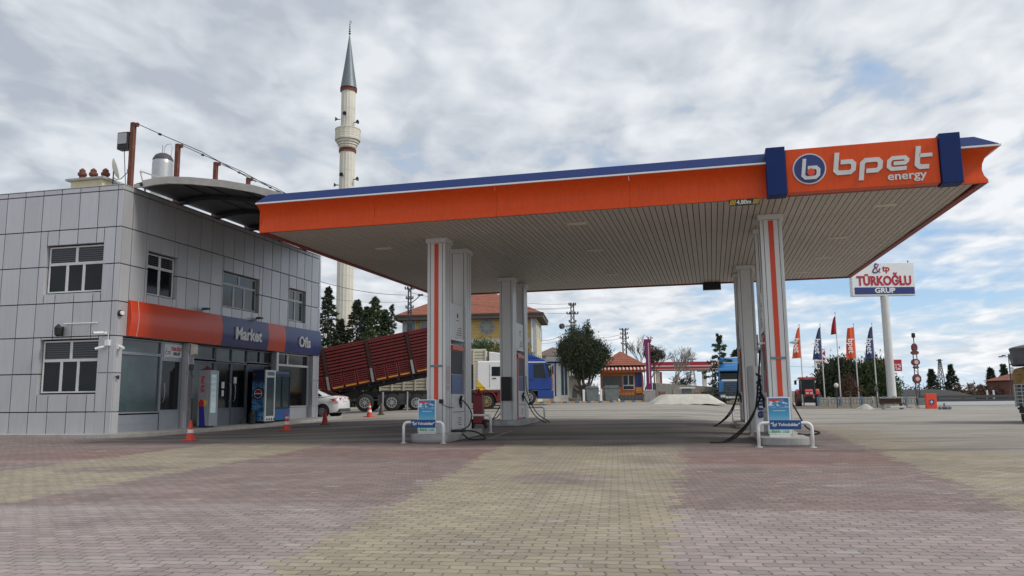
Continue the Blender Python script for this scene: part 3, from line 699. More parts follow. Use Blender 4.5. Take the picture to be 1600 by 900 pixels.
# ------------------------------------------------------------------ pump canopy
C = thing('fuel_canopy', 'large flat pump canopy with orange fascia, blue top edge and slatted underside', 'canopy', CAN_O, CAN_YAW)
sl = MB(); k = 0; x = .13
while x < CW-.2:
    sl.m(k % 2).box(x, min(x+.118, CW-.13), .13, min(CD-.13, (CW-.14-x)/.038), CZ, CZ+.02); x += .1345; k += 1
mm('soffit2', (.52, .485, .435), .55, .1, var=.10, vscale=.5)
sl.build('slatted_ceiling', ['soffit', 'soffit2'], C)
MB().prism([(.1, .1), (CW-.1, .1), (CW-.1-.038*CD, CD-.1), (.1, CD-.1)], 'z', CZ+.05, CZ+.6).build('roof_deck', 'gap', C)
FP = [(.02, 5.20), (.015, 5.27), (-.03, 5.36), (-.055, 5.48), (-.045, 5.60), (.0, 5.72), (.08, 5.80), (.20, 5.872)]   # outward offset, height
def fascia(prof, x0, x1, mitl=False, mitr=True, back=.03):
    m_ = MB(); n = len(prof)
    vs = []
    for off, z in prof: vs.append((x0+(0 if not mitl else max(0, -off*1.2)), -off, z))
    for off, z in prof: vs.append((x1+(off if mitr else 0), -off, z))
    for off, z in reversed(prof): vs.append((x0+.0+(0 if not mitl else max(0, -off*1.2)), -off+back, z))
    for off, z in reversed(prof): vs.append((x1+((off-back) if mitr else 0), -off+back, z))
    fs = [(i, i+n, i+n+1, i+1) for i in range(n-1)]+[(2*n+i, 2*n+i+1, 3*n+i+1, 3*n+i) for i in range(n-1)]
    fs += [tuple(range(n))+tuple(range(2*n, 3*n)), tuple(reversed(range(n, 2*n)))+tuple(reversed(range(3*n, 4*n)))]
    fs += [(0, 3*n-1, 4*n-1, n), (n-1, 2*n-1, 3*n, 2*n)]
    return m_.add(vs, fs)
xs_ = [0, 3.05, 6.1, 9.15, 12.03]
for i in range(4): smooth_angle(fascia(FP, xs_[i]+(.003 if i else 0), xs_[i+1]-.003, mitr=False).build('fascia_panel', 'orange', C), 40)
smooth_angle(fascia(FP, 15.66, CW, mitr=True).build('fascia_panel', 'orange', C), 40)
WT = [(.16, 5.874), (.235, 5.877), (.235, 5.912), (.16, 5.915)]
fascia(WT, 0, 12.03, mitr=False).build('white_trim', 'white', C); fascia(WT, 15.66, CW).build('white_trim', 'white', C)
BT = [(.21, 5.919), (.20, 5.935), (-.12, 6.20), (-.30, 6.21)]
for a0, a1 in ((0, 3.05), (3.05, 6.1), (6.1, 9.15), (9.15, 12.03)): fascia(BT, a0+(.001 if a0 else 0), a1-.001, mitl=(a0 == 0), mitr=False).build('blue_capping', 'capblue', C)
fascia(BT, 15.66, CW).build('blue_capping', 'capblue', C)
# right, rear and left sides: same profile turned round the corner
def side_right(prof, key, nm):
    n = len(prof); SK = .038*CD
    vs = [(CW+o_, -o_, z) for o_, z in prof]+[(CW+o_-SK, CD+o_, z) for o_, z in prof]
    vs += [(CW+o_-.03, -o_+.03, z) for o_, z in reversed(prof)]+[(CW+o_-.03-SK, CD+o_-.03, z) for o_, z in reversed(prof)]
    fs = [(i+1, i+n+1, i+n, i) for i in range(n-1)]+[(2*n+i+1, 2*n+i, 3*n+i, 3*n+i+1) for i in range(n-1)]
    fs += [(0, n, 4*n-1, 3*n-1), (n-1, 2*n, 3*n, 2*n-1), tuple(range(n, 2*n))+tuple(range(3*n, 4*n))]
    smooth_angle(MB().add(vs, fs).build(nm, key, C), 40)
side_right(FP, 'orange', 'fascia_panel'); side_right(WT, 'white', 'white_trim'); side_right(BT, 'capblue', 'blue_capping')
MB().box(-.03, CW+.02-.038*CD, CD-.02, CD+.03, 5.2, 5.9).build('rear_fascia', 'orange', C)
MB().box(-.03, .0, .03, CD-.03, 5.2, 5.95).build('side_fascia', 'orange', C)
MB().box(.0, .13, .0, CD, CZ-.04, CZ+.03).prism([(CW-.13, 0), (CW, 0), (CW-.038*CD, CD), (CW-.13-.038*CD, CD)], 'z', CZ-.04, CZ+.03).box(.13, CW-.13, 0, .10, CZ-.02, CZ+.03).box(.13, CW-.13-.038*CD, CD-.11, CD, CZ-.04, CZ+.03).build('edge_trim', 'redtrim', C)
# lit-sign box
MB().box(12.41, 15.29, -.27, -.02, 5.21, 6.13).build('sign_panel', 'orange', C, bevel=.008)
for a0 in (12.02, 15.30): MB().box(a0, a0+.38, -.34, .02, 5.17, 6.19).build('sign_pillar', 'capblue', C, bevel=.01)
RX, UZ = (1, 0, 0), (0, 0, 1)
em = disc(MB(), (12.86, 5.68), .325, 'y', -.30, -.272); em.build('emblem_ring', 'lettergrey', C)
disc(MB(), (12.86, 5.68), .298, 'y', -.312, -.302).build('emblem_disc', 'navy', C)
Bp = [[(.18, 1.5), (.15, .32), (.33, .15), (.95, .15), (1.12, .32), (1.12, .68), (.95, .85), (.42, .85)]]
ribbon(Bp, .24, RX, UZ, (12.86-.185, -.314, 5.68-.24), 'lettergrey', C, depth=.02, shear=.10, sc=.30)
disc(MB(), (12.885, 5.60), .075, 'y', -.345, -.318).build('emblem_dot', 'stripe', C)
S = .315
ribbon([[(.15, 1.5), (.15, .32), (.33, .15), (1.05, .15), (1.22, .32), (1.22, .68), (1.05, .85), (.42, .85)]], .29, RX, UZ, (13.30, -.272, 5.50), 'lettergrey', C, depth=.03, shear=.13, sc=S)
ribbon([[(.15, -.45), (.15, .68), (.33, .85), (1.05, .85), (1.22, .68), (1.22, .32), (1.05, .15), (.42, .15)]], .29, RX, UZ, (13.80, -.272, 5.50), 'lettergrey', C, depth=.03, shear=.13, sc=S)
ribbon([[(1.2, .15), (.33, .15), (.15, .32), (.15, .68), (.33, .85), (1.05, .85), (1.2, .70), (1.2, .62), (1.08, .50), (.42, .50)]], .25, RX, UZ, (14.30, -.272, 5.50), 'lettergrey', C, depth=.03, shear=.13, sc=S)
ribbon([[(.15, 1.5), (.15, .32), (.33, .15), (.85, .15)]], .29, RX, UZ, (14.82, -.272, 5.50), 'lettergrey', C, depth=.03, shear=.13, sc=S)
MB().box(14.93, 15.17, -.302, -.272, 5.745, 5.82).build('lettering', 'lettergrey', C)
text('energy', .235, RX, UZ, (14.68, -.275, 5.395), 'lettergrey', C, bold=.004, depth=.015, xs=1.12)
# clearance sign
cs = rbox(11.24, 11.86, -.06, -.04, 5.065, 5.20).build('clearance_sign', 'black', C)
text('4.80m', .125, RX, UZ, (11.55, -.064, 5.13), 'tvwhite', cs, bold=.003, depth=.003, xs=.95)
hb = MB()
for x0 in (11.255, 11.725):
    for k in range(4):
        a0 = x0+k*.03; hb.add([(a0, -.064, 5.08), (a0+.015, -.064, 5.08), (a0+.045, -.064, 5.185), (a0+.03, -.064, 5.185)], [(0, 1, 2, 3)])
hb.build('hazard_stripes', 'yellow', cs)
for x, y in ((2.05, 2.94), (2.2, 7.5), (7.74, 1.39), (7.65, 5.02), (7.6, 9.6), (14.14, 5.14), (14.62, 1.54), (13.92, 11.21), (14.2, 8.3)):
    MB().box(x-.24, x+.24, y-.09, y+.09, CZ-.022, CZ+.01).build('ceiling_lamp', 'tvwhite', C)
MB().box(10.55, 11.2, CD-.35, CD-.10, CZ-.28, CZ-.045).build('display_box', 'black', C)
def column(x, y, stripe):
    z0 = GZ(*CL(x, y)[:2])+.1
    c = MB(); w, d = .24, .225
    c.m(0).box(x-w, x+w, y-d, y+d, z0, 5.10)
    for s in (-1, 1):
        c.m(1).box(x+s*.165-.006, x+s*.165+.006, y-d-.003, y-d, z0, 5.10); c.box(x+s*(w+.0015)-.0015, x+s*(w+.0015)+.0015, y-.10, y-.088, z0, 5.10); c.box(x+s*(w+.0015)-.0015, x+s*(w+.0015)+.0015, y+.088, y+.10, z0, 5.10)
        c.m(0).box(x+s*.222-.018, x+s*.222+.018, y-d-.018, y-d-.0, z0, 5.10)
    o_ = c.build('column', ['colwhite', 'joint'], C, bevel=.004)
    MB().box(x-.285, x+.285, y-.27, y+.27, 5.105, CZ-.005).build('capital', 'colwhite', o_, bevel=.006)
    if stripe:
        MB().box(x-.055, x+.055, y-d-.010, y-d-.001, 1.05, 5.08).build('orange_stripe', 'stripe', o_)
        MB().box(x-.16, x+.16, y-d-.026, y-d-.012, 1.88, 1.93).build('name_strip', 'window_teal', o_)
    return o_
cols = []
for x, y, s in ((3.92, 2.25, 1), (3.98, 3.85, 0), (3.92, 9.40, 0), (3.96, 10.95, 0), (12.20, 1.95, 1), (12.17, 3.58, 0), (11.92, 9.30, 0), (11.85, 11.05, 0)): cols.append(column(x, y, s))
MB().box(4.165, 4.175, 2.12, 2.36, 1.45, 1.9).box(4.165, 4.175, 2.12, 2.36, 1.30, 1.42).build('red_notice', 'lukpale', cols[0])
MB().box(4.01, 4.11, 1.985, 2.02, .96, 1.06).build('switch_box', 'black', cols[0])
MB().tube([(4.08, 2.0, .95), (4.16, 2.0, .90), (4.2, 2.2, .86), (4.2, 2.6, .84)], .008, 5).build('cable', 'black', cols[0])
MB().box(3.74, 4.08, 9.02, 9.165, .98, 1.78).build('control_box', 'black', cols[2], bevel=.02)

# pump islands
def island(x, y0, y1, lab):
    p = CL(x, (y0+y1)/2); z = GZ(p.x, p.y)
    t = thing('pump_island', lab, 'pump island', (p.x, p.y, z), CAN_YAW, 'raised islands under the canopy'); h = (y1-y0)/2; r = .50; m_ = MB(); n = 14
    out = [(r*math.cos(math.pi+math.pi*i/n), -h+r*.62+.62*r*math.sin(math.pi+math.pi*i/n)) for i in range(n+1)]+[(r*math.cos(math.pi*i/n), h-r*.62+.62*r*math.sin(math.pi*i/n)) for i in range(n+1)]
    m_.prism(out, 'z', -.12, .17); m_.build('kerb', 'concrete', t, bevel=.015)
    o2 = [(a*1.03, b_*1.008) for a, b_ in out[:n+1]]; inn = [(a*1.004, b_*1.001) for a, b_ in out[:n+1]]
    MB().prism(o2+inn[::-1], 'z', .015, .155).build('steel_skirt', 'steel', t)
    return t
island(3.92, 1.35, 4.75, 'raised island carrying the left front columns')
island(3.93, 8.55, 12.1, 'raised island carrying the left rear columns')
island(12.2, .95, 4.5, 'raised island carrying the right front columns')
island(11.9, 8.45, 12.1, 'raised island carrying the right rear columns')

def hoop(x, y, w, lab, sign=False, z=None):
    p = CL(x, y); zz_ = GZ(p.x, p.y)
    t = thing('hoop_barrier', lab, 'barrier', (p.x, p.y, zz_), CAN_YAW, 'white tubular hoop barriers'); h = .50; r = .11; pts = [(-w/2, 0, 0), (-w/2, 0, h-r)]
    for i in range(1, 7): a = math.pi-math.pi/2*i/6; pts.append((-w/2+r+r*math.cos(a), 0, h-r+r*math.sin(a)))
    for i in range(0, 7): a = math.pi/2-math.pi/2*i/6; pts.append((w/2-r+r*math.cos(a), 0, h-r+r*math.sin(a)))
    pts.append((w/2, 0, 0))
    MB().tube(pts, .035, 10).build('hoop', 'white', t, smooth=True)
    for s in (-1, 1): MB().cyl((s*w/2, 0, 0), (s*w/2, 0, .012), .075, n=16).build('foot_plate', 'white_dirty', t)
    if sign:
        sgn = rbox(-.30, .32, -.055, -.04, .37, .56).build('sign_board', 'signblue', t)
        text('"İyi Yolculuklar"', .088, RX, UZ, (.01, -.059, .468), 'white', sgn, bold=.0025, depth=.003)
    return t
hoop(3.93, 1.10, 1.02, 'white hoop with blue sign in front of the left front island', True)
hoop(12.15, .48, 1.06, 'white hoop with blue sign in front of the right front island', True)
hoop(3.93, 5.20, 1.05, 'white hoop without sign behind the left front island')
hoop(3.95, 12.75, 1.0, 'white hoop behind the left rear island beside the hanging hose')
hoop(11.9, 12.6, 1.0, 'white hoop behind the right rear island')

def poster(x, y, lab):
    p = CL(x, y); t = thing('poster_board', lab, 'poster', (p.x, p.y, GZ(p.x, p.y)+.17), CAN_YAW, 'blue sky posters in front of the columns')
    rbox(-.24, .24, .0, .04, .06, .86).build('board_frame', 'posterwhite', t, bevel=.008)
    ms = bpy.data.materials.get('poster_print')
    if ms is None:
        ms = mat('poster_print', (.1, .4, .7), .35)
        global N, L
        N = ms.node_tree.nodes; L = ms.node_tree.links; b_ = N['Principled BSDF']; tc_ = nd('ShaderNodeTexCoord'); s_ = nd('ShaderNodeSeparateXYZ'); L.new(tc_.outputs['Object'], s_.inputs[0])
        cr = nd('ShaderNodeValToRGB'); L.new(mth('MULTIPLY_ADD', s_.outputs[2], 1.25, -.05), cr.inputs[0])
        e = cr.color_ramp.elements; e[0].position = .0; e[0].color = (.75, .85, .88, 1); e[1].position = 1; e[1].color = (.015, .14, .38, 1)
        q = e.new(.12); q.color = (.50, .72, .82, 1); q = e.new(.55); q.color = (.08, .38, .62, 1)
        nz = noise(tc_.outputs['Object'], 9, 4, .55, .4, (2, 0, 1), 0, (1, 1, 2.2))
        m1 = mth('MULTIPLY', mth('MULTIPLY_ADD', nz, 9, -4.4, clamp=True), mth('MULTIPLY', mth('MULTIPLY_ADD', s_.outputs[2], 12, -7.4, clamp=True), mth('MULTIPLY_ADD', s_.outputs[2], -12, 10, clamp=True)))
        L.new(mixc(m1, cr.outputs[0], (.8, .85, .9)), b_.inputs['Base Color']); MT['poster_print'] = ms
    pr = rbox(-.215, .215, -.004, -.0, .09, .84).build('poster_sheet', 'poster_print', t)
    MB().add([(-.20, -.007, .775), (.02, -.007, .785), (.06, -.007, .80), (.0, -.007, .825), (-.2, -.007, .82)], [(0, 1, 2, 3, 4)]).build('red_brush_mark', 'orange', pr)
    dk = MB(); rg = random.Random(3)
    for k in range(90):
        a = rg.uniform(0, 6.28); rr = .075*math.sqrt(rg.random()); cx, cz = .01+rr*math.cos(a), .27+rr*math.sin(a); dk.add([(cx-.008, -.006-.00001*k, cz), (cx+.008, -.006-.00001*k, cz), (cx, -.006-.00001*k, cz+.016)], [(0, 1, 2)])
    dk.build('dandelion_clock', 'posterwhite', pr)
    gr_ = MB()
    for k in range(26):
        a0 = rg.uniform(-.2, .2); gr_.add([(a0-.012, -.0065-.00002*k, .09), (a0+.012, -.0065-.00002*k, .09), (a0+rg.uniform(-.03, .03), -.0065-.00002*k, .11+rg.random()*.07)], [(0, 1, 2)])
    gr_.build('painted_grass', 'postergreen', pr)
    MB().box(-.12, .14, -.006, -.0045, .56, .572).build('text_line', 'posterwhite', pr)
    MB().box(-.22, .22, -.03, .12, 0, .05).build('foot', 'white', t)
poster(3.78, 1.72, 'blue poster board with dandelion standing before the left front column')
poster(12.12, 1.38, 'blue poster board with dandelion standing before the right front column')

def hose(parent, pts, r=.017, key='rubber'):
    P = [Vector(p) for p in pts]; out = []
    for i in range(len(P)-1):
        p0, p1, p2, p3 = P[max(i-1, 0)], P[i], P[i+1], P[min(i+2, len(P)-1)]
        for k in range(5):
            t = k/5; out.append(.5*((2*p1)+(p2-p0)*t+(2*p0-5*p1+4*p2-p3)*t*t+(-p0+3*p1-3*p2+p3)*t*t*t))
    out.append(P[-1]); return MB().tube(out, r, 7).build('hose', key, parent, smooth=True)
def dispenser(x, y0, y1, lab, red=False):
    ym = (y0+y1)/2; h = (y1-y0)/2; p = CL(x, ym)
    t = thing('fuel_dispenser', lab, 'fuel pump', (p.x, p.y, GZ(p.x, p.y)+.17), CAN_YAW, 'fuel pumps standing between column pairs')
    rbox(-.19, .19, -h, h, 0, 2.28).build('cabinet', 'steel', t, bevel=.01)
    hp = rbox(-.215, .215, -h, h, 2.46, 3.36).build('header_panel', 'pump_white', t, bevel=.01)
    rbox(-.235, .235, -h, h, 2.38, 2.455).build('header_rail', 'colwhite', t, bevel=.01)
    for s in (-1, 1):
        a0, a1 = sorted((s*.19, s*.26)); f0, f1 = sorted((s*.192, s*.206))
        rbox(a0, a1, -h+.03, h-.1, 2.12, 2.24).build('red_lip', 'stripe', t, bevel=.01)
        rbox(f0, f1, -h+.08, h-.12, 1.50, 2.10).build('display_glass', 'darkgrey', t)
        rbox(*sorted((s*.192, s*.212)), -h+.08, h-.12, .98, 1.48).build('keypad_panel', 'pump_blue', t)
        lp = MB().prism([(-h+.06, .06), (h-.06, .06), (h-.06, .96), (-h+.06, .96)], 'x', *sorted((s*.192, s*.25))).build('lower_panel', 'pump_white', t, bevel=.01)
        ln = MB(); q = s*.252
        for zz2, ya, yb in ((.34, -.1, .2), (.28, -.05, .22), (.22, -.12, .14), (.16, -.02, .2), (.50, 0, .02), (.46, -.01, .03)): ln.box(*sorted((q, q+s*.002)), ya, yb, zz2, zz2+.018)
        ln.build('printed_text', 'darkgrey', lp)
        rbox(*sorted((s*.251, s*.254)), -h+.06, h-.06, .50, .515).build('panel_seam', 'darkgrey', t)
        nz = MB().cyl((s*.27, .05, .78), (s*.33, -.02, .92), .035).cyl((s*.30, .02, .84), (s*.27, .14, .62), .022).box(*sorted((s*.26, s*.31)), .0, .14, .70, .76).build('nozzle', 'black', t)
        if red:
            rbox(*sorted((s*.192, s*.235)), -h+.0, -h+.16, .0, 2.3).build('red_edge', 'ribred', t)
        q = MB()
        q.box(*sorted((s*.216, s*.219)), -.05, .05, 3.0, 3.12)
        for zz2, ya, yb in ((2.92, -.12, .12), (2.72, .05, .3), (2.66, -.0, .32), (2.60, -.08, .33), (2.54, -.12, .33)): q.box(*sorted((s*.216, s*.219)), ya, yb, zz2, zz2+.018)
        q.build('printed_text', 'darkgrey', hp)
    return t
d = dispenser(3.94, 2.50, 3.60, 'fuel pump between the left front pair of columns, hose looping down to the paving')
hose(d, [(.30, .02, .84), (.48, -.05, .70), (.62, -.05, .45), (.56, -.12, .15), (.36, -.3, .02)])
hose(d, [(.30, -.35, -.0), (.55, -.5, -.08), (.85, -.95, -.155), (1.15, -.75, -.155), (1.05, -.35, -.12), (.75, -.2, .0), (.32, -.1, .03)], .02)
MB().box(.22, .52, -.5, -.2, -.0, .05).build('hose_tray', 'black', d)
hose(d, [(-.30, .02, .84), (-.5, -.0, .5), (-.55, .1, .2), (-.3, .2, .1)])
d = dispenser(3.94, 9.65, 10.70, 'fuel pump with red edge between the left rear pair of columns', True)
hose(d, [(.30, .02, .84), (.42, .3, .5), (.62, .45, .1), (.95, .7, -.15), (1.05, 1.0, -.16), (.6, .8, .2), (.36, .4, .9), (.34, .3, 1.5)])
hose(d, [(-.30, .02, .84), (-.5, -.3, .4), (-.7, -.5, .0), (-.95, -.7, -.1), (-.5, -.5, .1), (-.25, -.3, .6)])
d = dispenser(12.18, 2.20, 3.33, 'fuel pump beside the right front column with a black hose trailing left', True)
hose(d, [(-.30, .1, 2.0), (-.36, .05, 1.4), (-.42, .0, .95), (-.52, -.2, .5), (-.80, -.5, .10), (-1.15, -.85, -.12), (-1.55, -1.0, -.155), (-1.25, -.72, -.15), (-.75, -.35, .2), (-.38, .05, .8), (-.34, .1, 1.3)], .022)
hose(d, [(.30, .02, .84), (.45, -.1, .5), (.62, -.3, .15), (.85, -.6, .05), (.6, -.5, .0), (.4, -.4, .02)], .02)
MB().cyl((-.22, 0, 2.0), (-.36, 0, 2.0), .03).cyl((-.35, .0, 1.9), (-.35, .0, 2.35), .022).box(-.42, -.28, -.06, .06, 1.98, 2.04).build('hose_mast', 'steel', d)
d = dispenser(11.9, 9.55, 10.80, 'fuel pump between the right rear pair of columns with hoses reaching left', True)
hose(d, [(-.30, .1, 1.9), (-.36, .05, 1.2), (-.45, -.1, .7), (-.75, -.4, .2), (-1.2, -.8, -.15), (-1.5, -.9, -.155), (-1.1, -.5, -.1), (-.6, -.1, .3), (-.35, .1, 1.0)], .022)
# blue-lettered additive cabinet
p = CL(12.1, 5.75)
t = thing('additive_cabinet', 'grey and white free standing cabinet with upright blue lettering behind the right front island', 'cabinet', (p.x, p.y, GZ(p.x, p.y)), CAN_YAW)
MB().box(-.42, -.28, -.45, .45, .04, 1.85).build('side_casing', 'steel', t, bevel=.015)
MB().box(-.278, .42, -.44, .45, .04, 1.83).build('front_door', 'pump_white', t, bevel=.01)
text('AdBlue', .30, (0, 0, -1), (1, 0, 0), (-.12, -.442, 1.05), 'flagnavy', t, bold=.012, depth=.004, xs=1.35)
MB().box(-.45, .47, -.5, .5, -.1, .038).build('base', 'concrete', t)
for (dx, dy) in ((-.27, -.2),): MB().box(.0, .05, -.3, -.25, 1.85, 1.93).build('vent_cap', 'darkmetal', t)
# white security cameras on B column
for dx, lab in ((-.36, 'white camera on the left side of the right front column'), (.40, 'white camera on the right side of the right front column')):
    p = CL(12.2+dx*.75, 1.95)
    t = thing('security_camera', lab, 'camera', (p.x, p.y, 2.26), CAN_YAW); s = 1 if dx > 0 else -1; t.scale = (.62, .62, .62)
    MB().cyl((s*.06, -.05, 0), (s*.24, -.16, -.03), .05).build('camera_body', 'white', t)
    MB().box(*sorted((-s*.03, s*.08)), -.04, .04, -.03, .03).build('mount', 'white', t)
    MB().cyl((s*.242, -.162, -.03), (s*.25, -.168, -.032), .04).build('lens', 'black', t)
# wheeled fire extinguisher
p = CL(3.45, 7.35)
t = thing('wheeled_extinguisher', 'dark red wheeled extinguisher trolley parked between the two left islands', 'extinguisher', (p.x, p.y, GZ(p.x, p.y)), CAN_YAW-.1)
MB().box(-.16, .16, -.12, .12, .14, 1.05).build('cover', 'extred', t, bevel=.03)
MB().lathe([(.12, 1.052), (.13, 1.08), (.09, 1.16), (.035, 1.2), (.035, 1.26)], n=14).build('cylinder_head', 'extred', t)
MB().tube([(-.12, .1, .95), (-.13, .15, 1.3), (.13, .15, 1.3), (.12, .1, .95)], .014, 6).build('handle', 'black', t)
for s in (-1, 1):
    w_ = MB().lathe([(.06, -.03), (.13, -.035), (.145, -.02), (.145, .02), (.13, .035), (.06, .03)], (s*.23, .04, .145), 20, ax='x').build('wheel', 'rubber', t)
    MB().cyl((s*.23-.04, .04, .145), (s*.23+.04, .04, .145), .07).build('rim', 'extred', w_)
MB().cyl((-.23, .04, .145), (.23, .04, .145), .015).build('axle', 'darkmetal', t)

# ------------------------------------------------------------------ fridges at the shop
def fridge(x0, x1, y0, y1, h, lab):
    p = BL((x0+x1)/2, (y0+y1)/2); return thing('display_fridge', lab, 'fridge', (p.x, p.y, GZ(p.x, p.y)+.11), BLD_YAW), (x1-x0)/2, (y1-y0)/2
t, a, c = fridge(.12, .60, 4.15, 4.66, 2.0, 'silver drinks fridge with red vertical lettering and a cool lit glass door')
rbox(-a, a-.06, -c, c, .06, 2.05).build('cabinet', 'fridgesilver', t, bevel=.02)
dr = MB(); dr.box(a-.058, a, -c, -c+.07, .06, 2.03).box(a-.058, a, c-.07, c, .06, 2.03).box(a-.058, a, -c+.07, c-.07, .06, .52).box(a-.058, a, -c+.07, c-.07, 1.9, 2.03).build('door_frame', 'alu', t)
rbox(a-.055, a-.03, -c+.072, c-.072, .522, 1.898).build('lit_glass', 'cyancool', t)
sh = MB()
for k in range(6):
    z = .68+k*.2; sh.box(a-.029, a-.022, -c+.08, c-.08, z, z+.015)
    for j in range(5): sh.box(a-.029, a-.024, -c+.09+j*.07, -c+.13+j*.07, z+.02, z+.12)
sh.build('shelves', 'posterwhite', t)
MB().prism([(-a+.02, 2.055), (a-.06, 2.055), (a-.06, 2.10), (a-.2, 2.2), (-a+.15, 2.10)], 'y', -c+.05, -c+.12).build('top_sign', 'totembrown', t)
text('Red Bull', .20, (0, 0, -1), (1, 0, 0), (-.06, -c-.003, 1.55), 'ribred', t, bold=.008, depth=.003, xs=.86)
MB().add([(-.14, -c-.004, .04), (.10, -c-.004, .04), (.02, -c-.004, .78), (-.18, -c-.004, .78)], [(0, 1, 2, 3)]).build('blue_stripe', 'red_bull_blue', t)
disc(MB(), (.02, .88), .11, 'y', -c-.006, -c-.002, 20).build('yellow_sun', 'yellow', t)
MB().add([(-.20, -c-.008, .78), (-.04, -c-.008, .74), (.04, -c-.008, .82), (-.0, -c-.008, .98), (-.12, -c-.008, 1.0), (-.2, -c-.008, .9)], [(0, 1, 2, 3, 4, 5)]).build('red_mark', 'ribred', t)
MB().box(-a+.05, a-.1, -c+.05, c-.05, 0, .058).build('feet', 'black', t)
# blue patterned fridge
t, a, c = fridge(.06, .68, 7.75, 8.50, 2.05, 'blue printed drinks fridge with round red white and blue emblem by the shop door')
fm = mat('ice_print', (.05, .2, .45), .35)
N = fm.node_tree.nodes; L = fm.node_tree.links; b = N['Principled BSDF']; tc = nd('ShaderNodeTexCoord'); s_ = nd('ShaderNodeSeparateXYZ'); L.new(tc.outputs['Object'], s_.inputs[0])
vn = nd('ShaderNodeTexVoronoi'); L.new(tc.outputs['Object'], vn.inputs['Vector']); vn.inputs['Scale'].default_value = 7
nz = noise(tc.outputs['Object'], 6, 6, .65, 1.0)
cc = mixc(mth('MULTIPLY_ADD', nz, 4.5, -1.9, clamp=True), (.012, .06, .20), (.16, .42, .66))
cc = mixc(mth('MULTIPLY_ADD', vn.outputs['Distance'], -5, 1.0, clamp=True), cc, (.45, .66, .78))
cc = mixc(mth('MULTIPLY_ADD', s_.outputs[2], 4.0, -6.0, clamp=True), cc, (.012, .02, .06))
L.new(cc, b.inputs['Base Color']); MT['ice_print'] = fm
rbox(-a, a-.06, -c, c, .10, 2.15).build('cabinet', 'ice_print', t, bevel=.02)
MB().box(a-.058, a, -c, -c+.07, .10, 2.15).box(a-.058, a, c-.07, c, .10, 2.15).box(a-.058, a, -c+.07, c-.07, .10, .30).box(a-.058, a, -c+.07, c-.07, 1.85, 2.15).build('door_frame', 'colwhite', t, bevel=.008)
rbox(a-.05, a-.03, -c+.072, c-.072, .302, 1.848).build('door_glass', 'glass_teal', t)
MB().box(a+.002, a+.01, -c+.12, c-.12, 1.93, 2.08).build('price_panel', 'alu_dark', t)
for r_, k, dy in ((.25, 'black', .002), (.185, 'white', .006)): disc(MB(), (-.02, 1.20), r_, 'y', -c-dy-.002, -c-dy).build('emblem_disc', k, t)
def halfdisc(sg, r, off):
    P = [(-.02+r*math.cos(a_), 1.20+r*math.sin(a_)) for a_ in [(.12 if sg > 0 else math.pi+.12)+(math.pi-.24)*i/18 for i in range(19)]]
    return MB().prism(P, 'y', -c-off-.002, -c-off)
halfdisc(1, .165, .010).build('emblem_red', 'signred', t); halfdisc(-1, .165, .010).build('emblem_blue', 'navy', t)
disc(MB(), (.12, 1.93), .05, 'y', -c-.006, -c-.003, 16).build('small_emblem', 'signred', t) if False else disc(MB(), (-.22, 1.98), .05, 'y', -c-.006, -c-.003, 16).build('small_emblem', 'signred', t)
text('PEPSI', .13, RX, UZ, (.06, -c-.004, 1.98), 'navy', t, bold=.004, depth=.002)
MB().box(-a+.03, a-.03, -c+.03, c-.03, 0, .098).build('feet', 'black', t)
gr2 = MB()
for k in range(4): gr2.cyl((a+.002, -c+.16+k*.18, .17), (a+.006, -c+.16+k*.18, .17), .05)
gr2.build('vent_holes', 'black', t)
# double blue fridge
t, a, c = fridge(.0, .50, 8.75, 10.05, 2.0, 'wide dark blue double door fridge right of the printed fridge')
rbox(-a, a-.06, -c, c, .10, 2.12).build('cabinet', 'fridgeblue', t, bevel=.02)
for s in (-1, 1):
    y0, y1 = sorted((s*.01, s*(c-.01)))
    d_ = MB().box(a-.055, a, y0, y0+.05, .56, 2.0).box(a-.055, a, y1-.05, y1, .56, 2.0).box(a-.055, a, y0+.05, y1-.05, 1.9, 2.0).box(a-.055, a, y0+.05, y1-.05, .56, .62).build('door_frame', 'black', t)
    rbox(a-.05, a-.025, y0+.052, y1-.052, .622, 1.898).build('pane', 'glass_teal', d_)
MB().box(a-.055, a, -c, c, .10, .55).build('kick_panel', 'fridgeblue', t)
MB().box(-a+.05, a-.1, -c+.05, c-.05, 0, .098).build('feet', 'black', t)
t = thing('fridge_grille', 'dark round canisters beside the foot of the double fridge', 'canister', BL(.35, 7.35, .12), BLD_YAW)
MB().lathe([(.12, 0), (.13, .03), (.13, .45), (.09, .52), (.04, .56)], n=16).build('canister_body', 'black', t)
MB().lathe([(.05, .561), (.05, .62)], n=10).build('valve', 'darkmetal', t)

# ------------------------------------------------------------------ cones
def cone(px, Y_, h, lab, col='conered', bands=((.30, .46), (.62, .74)), rod=False):
    p = AT(px, 600, Y_); z = GZ(p.x, p.y); t = thing('traffic_cone', lab, 'traffic cone', (p.x, p.y, z), random.uniform(-.6, .6), 'traffic cones by the forecourt edge')
    r0, r1 = h*.21, h*.045
    smooth_angle(MB().lathe([(r0*(1-f_)+r1*f_, .03+f_*(h-.03)) for f_ in (0, .3, .6, 1)], n=20).build('cone_body', col, t), 40)
    w_ = h*.31; MB().box(-w_, w_, -w_, w_, 0, .03).build('base', 'brown' if col != 'conered' else col, t, bevel=.008)
    for a_, b_ in bands:
        ra, rb = r0*(1-a_)+r1*a_+.003, r0*(1-b_)+r1*b_+.003
        smooth_angle(MB().lathe([(ra, .03+a_*(h-.03)), (rb, .03+b_*(h-.03))], n=20).build('reflective_band', 'conewhite', t), 40)
    if rod: MB().cyl((0, 0, h*.8), (.0, 0, h*2.1), .02).build('rod', 'black', t)
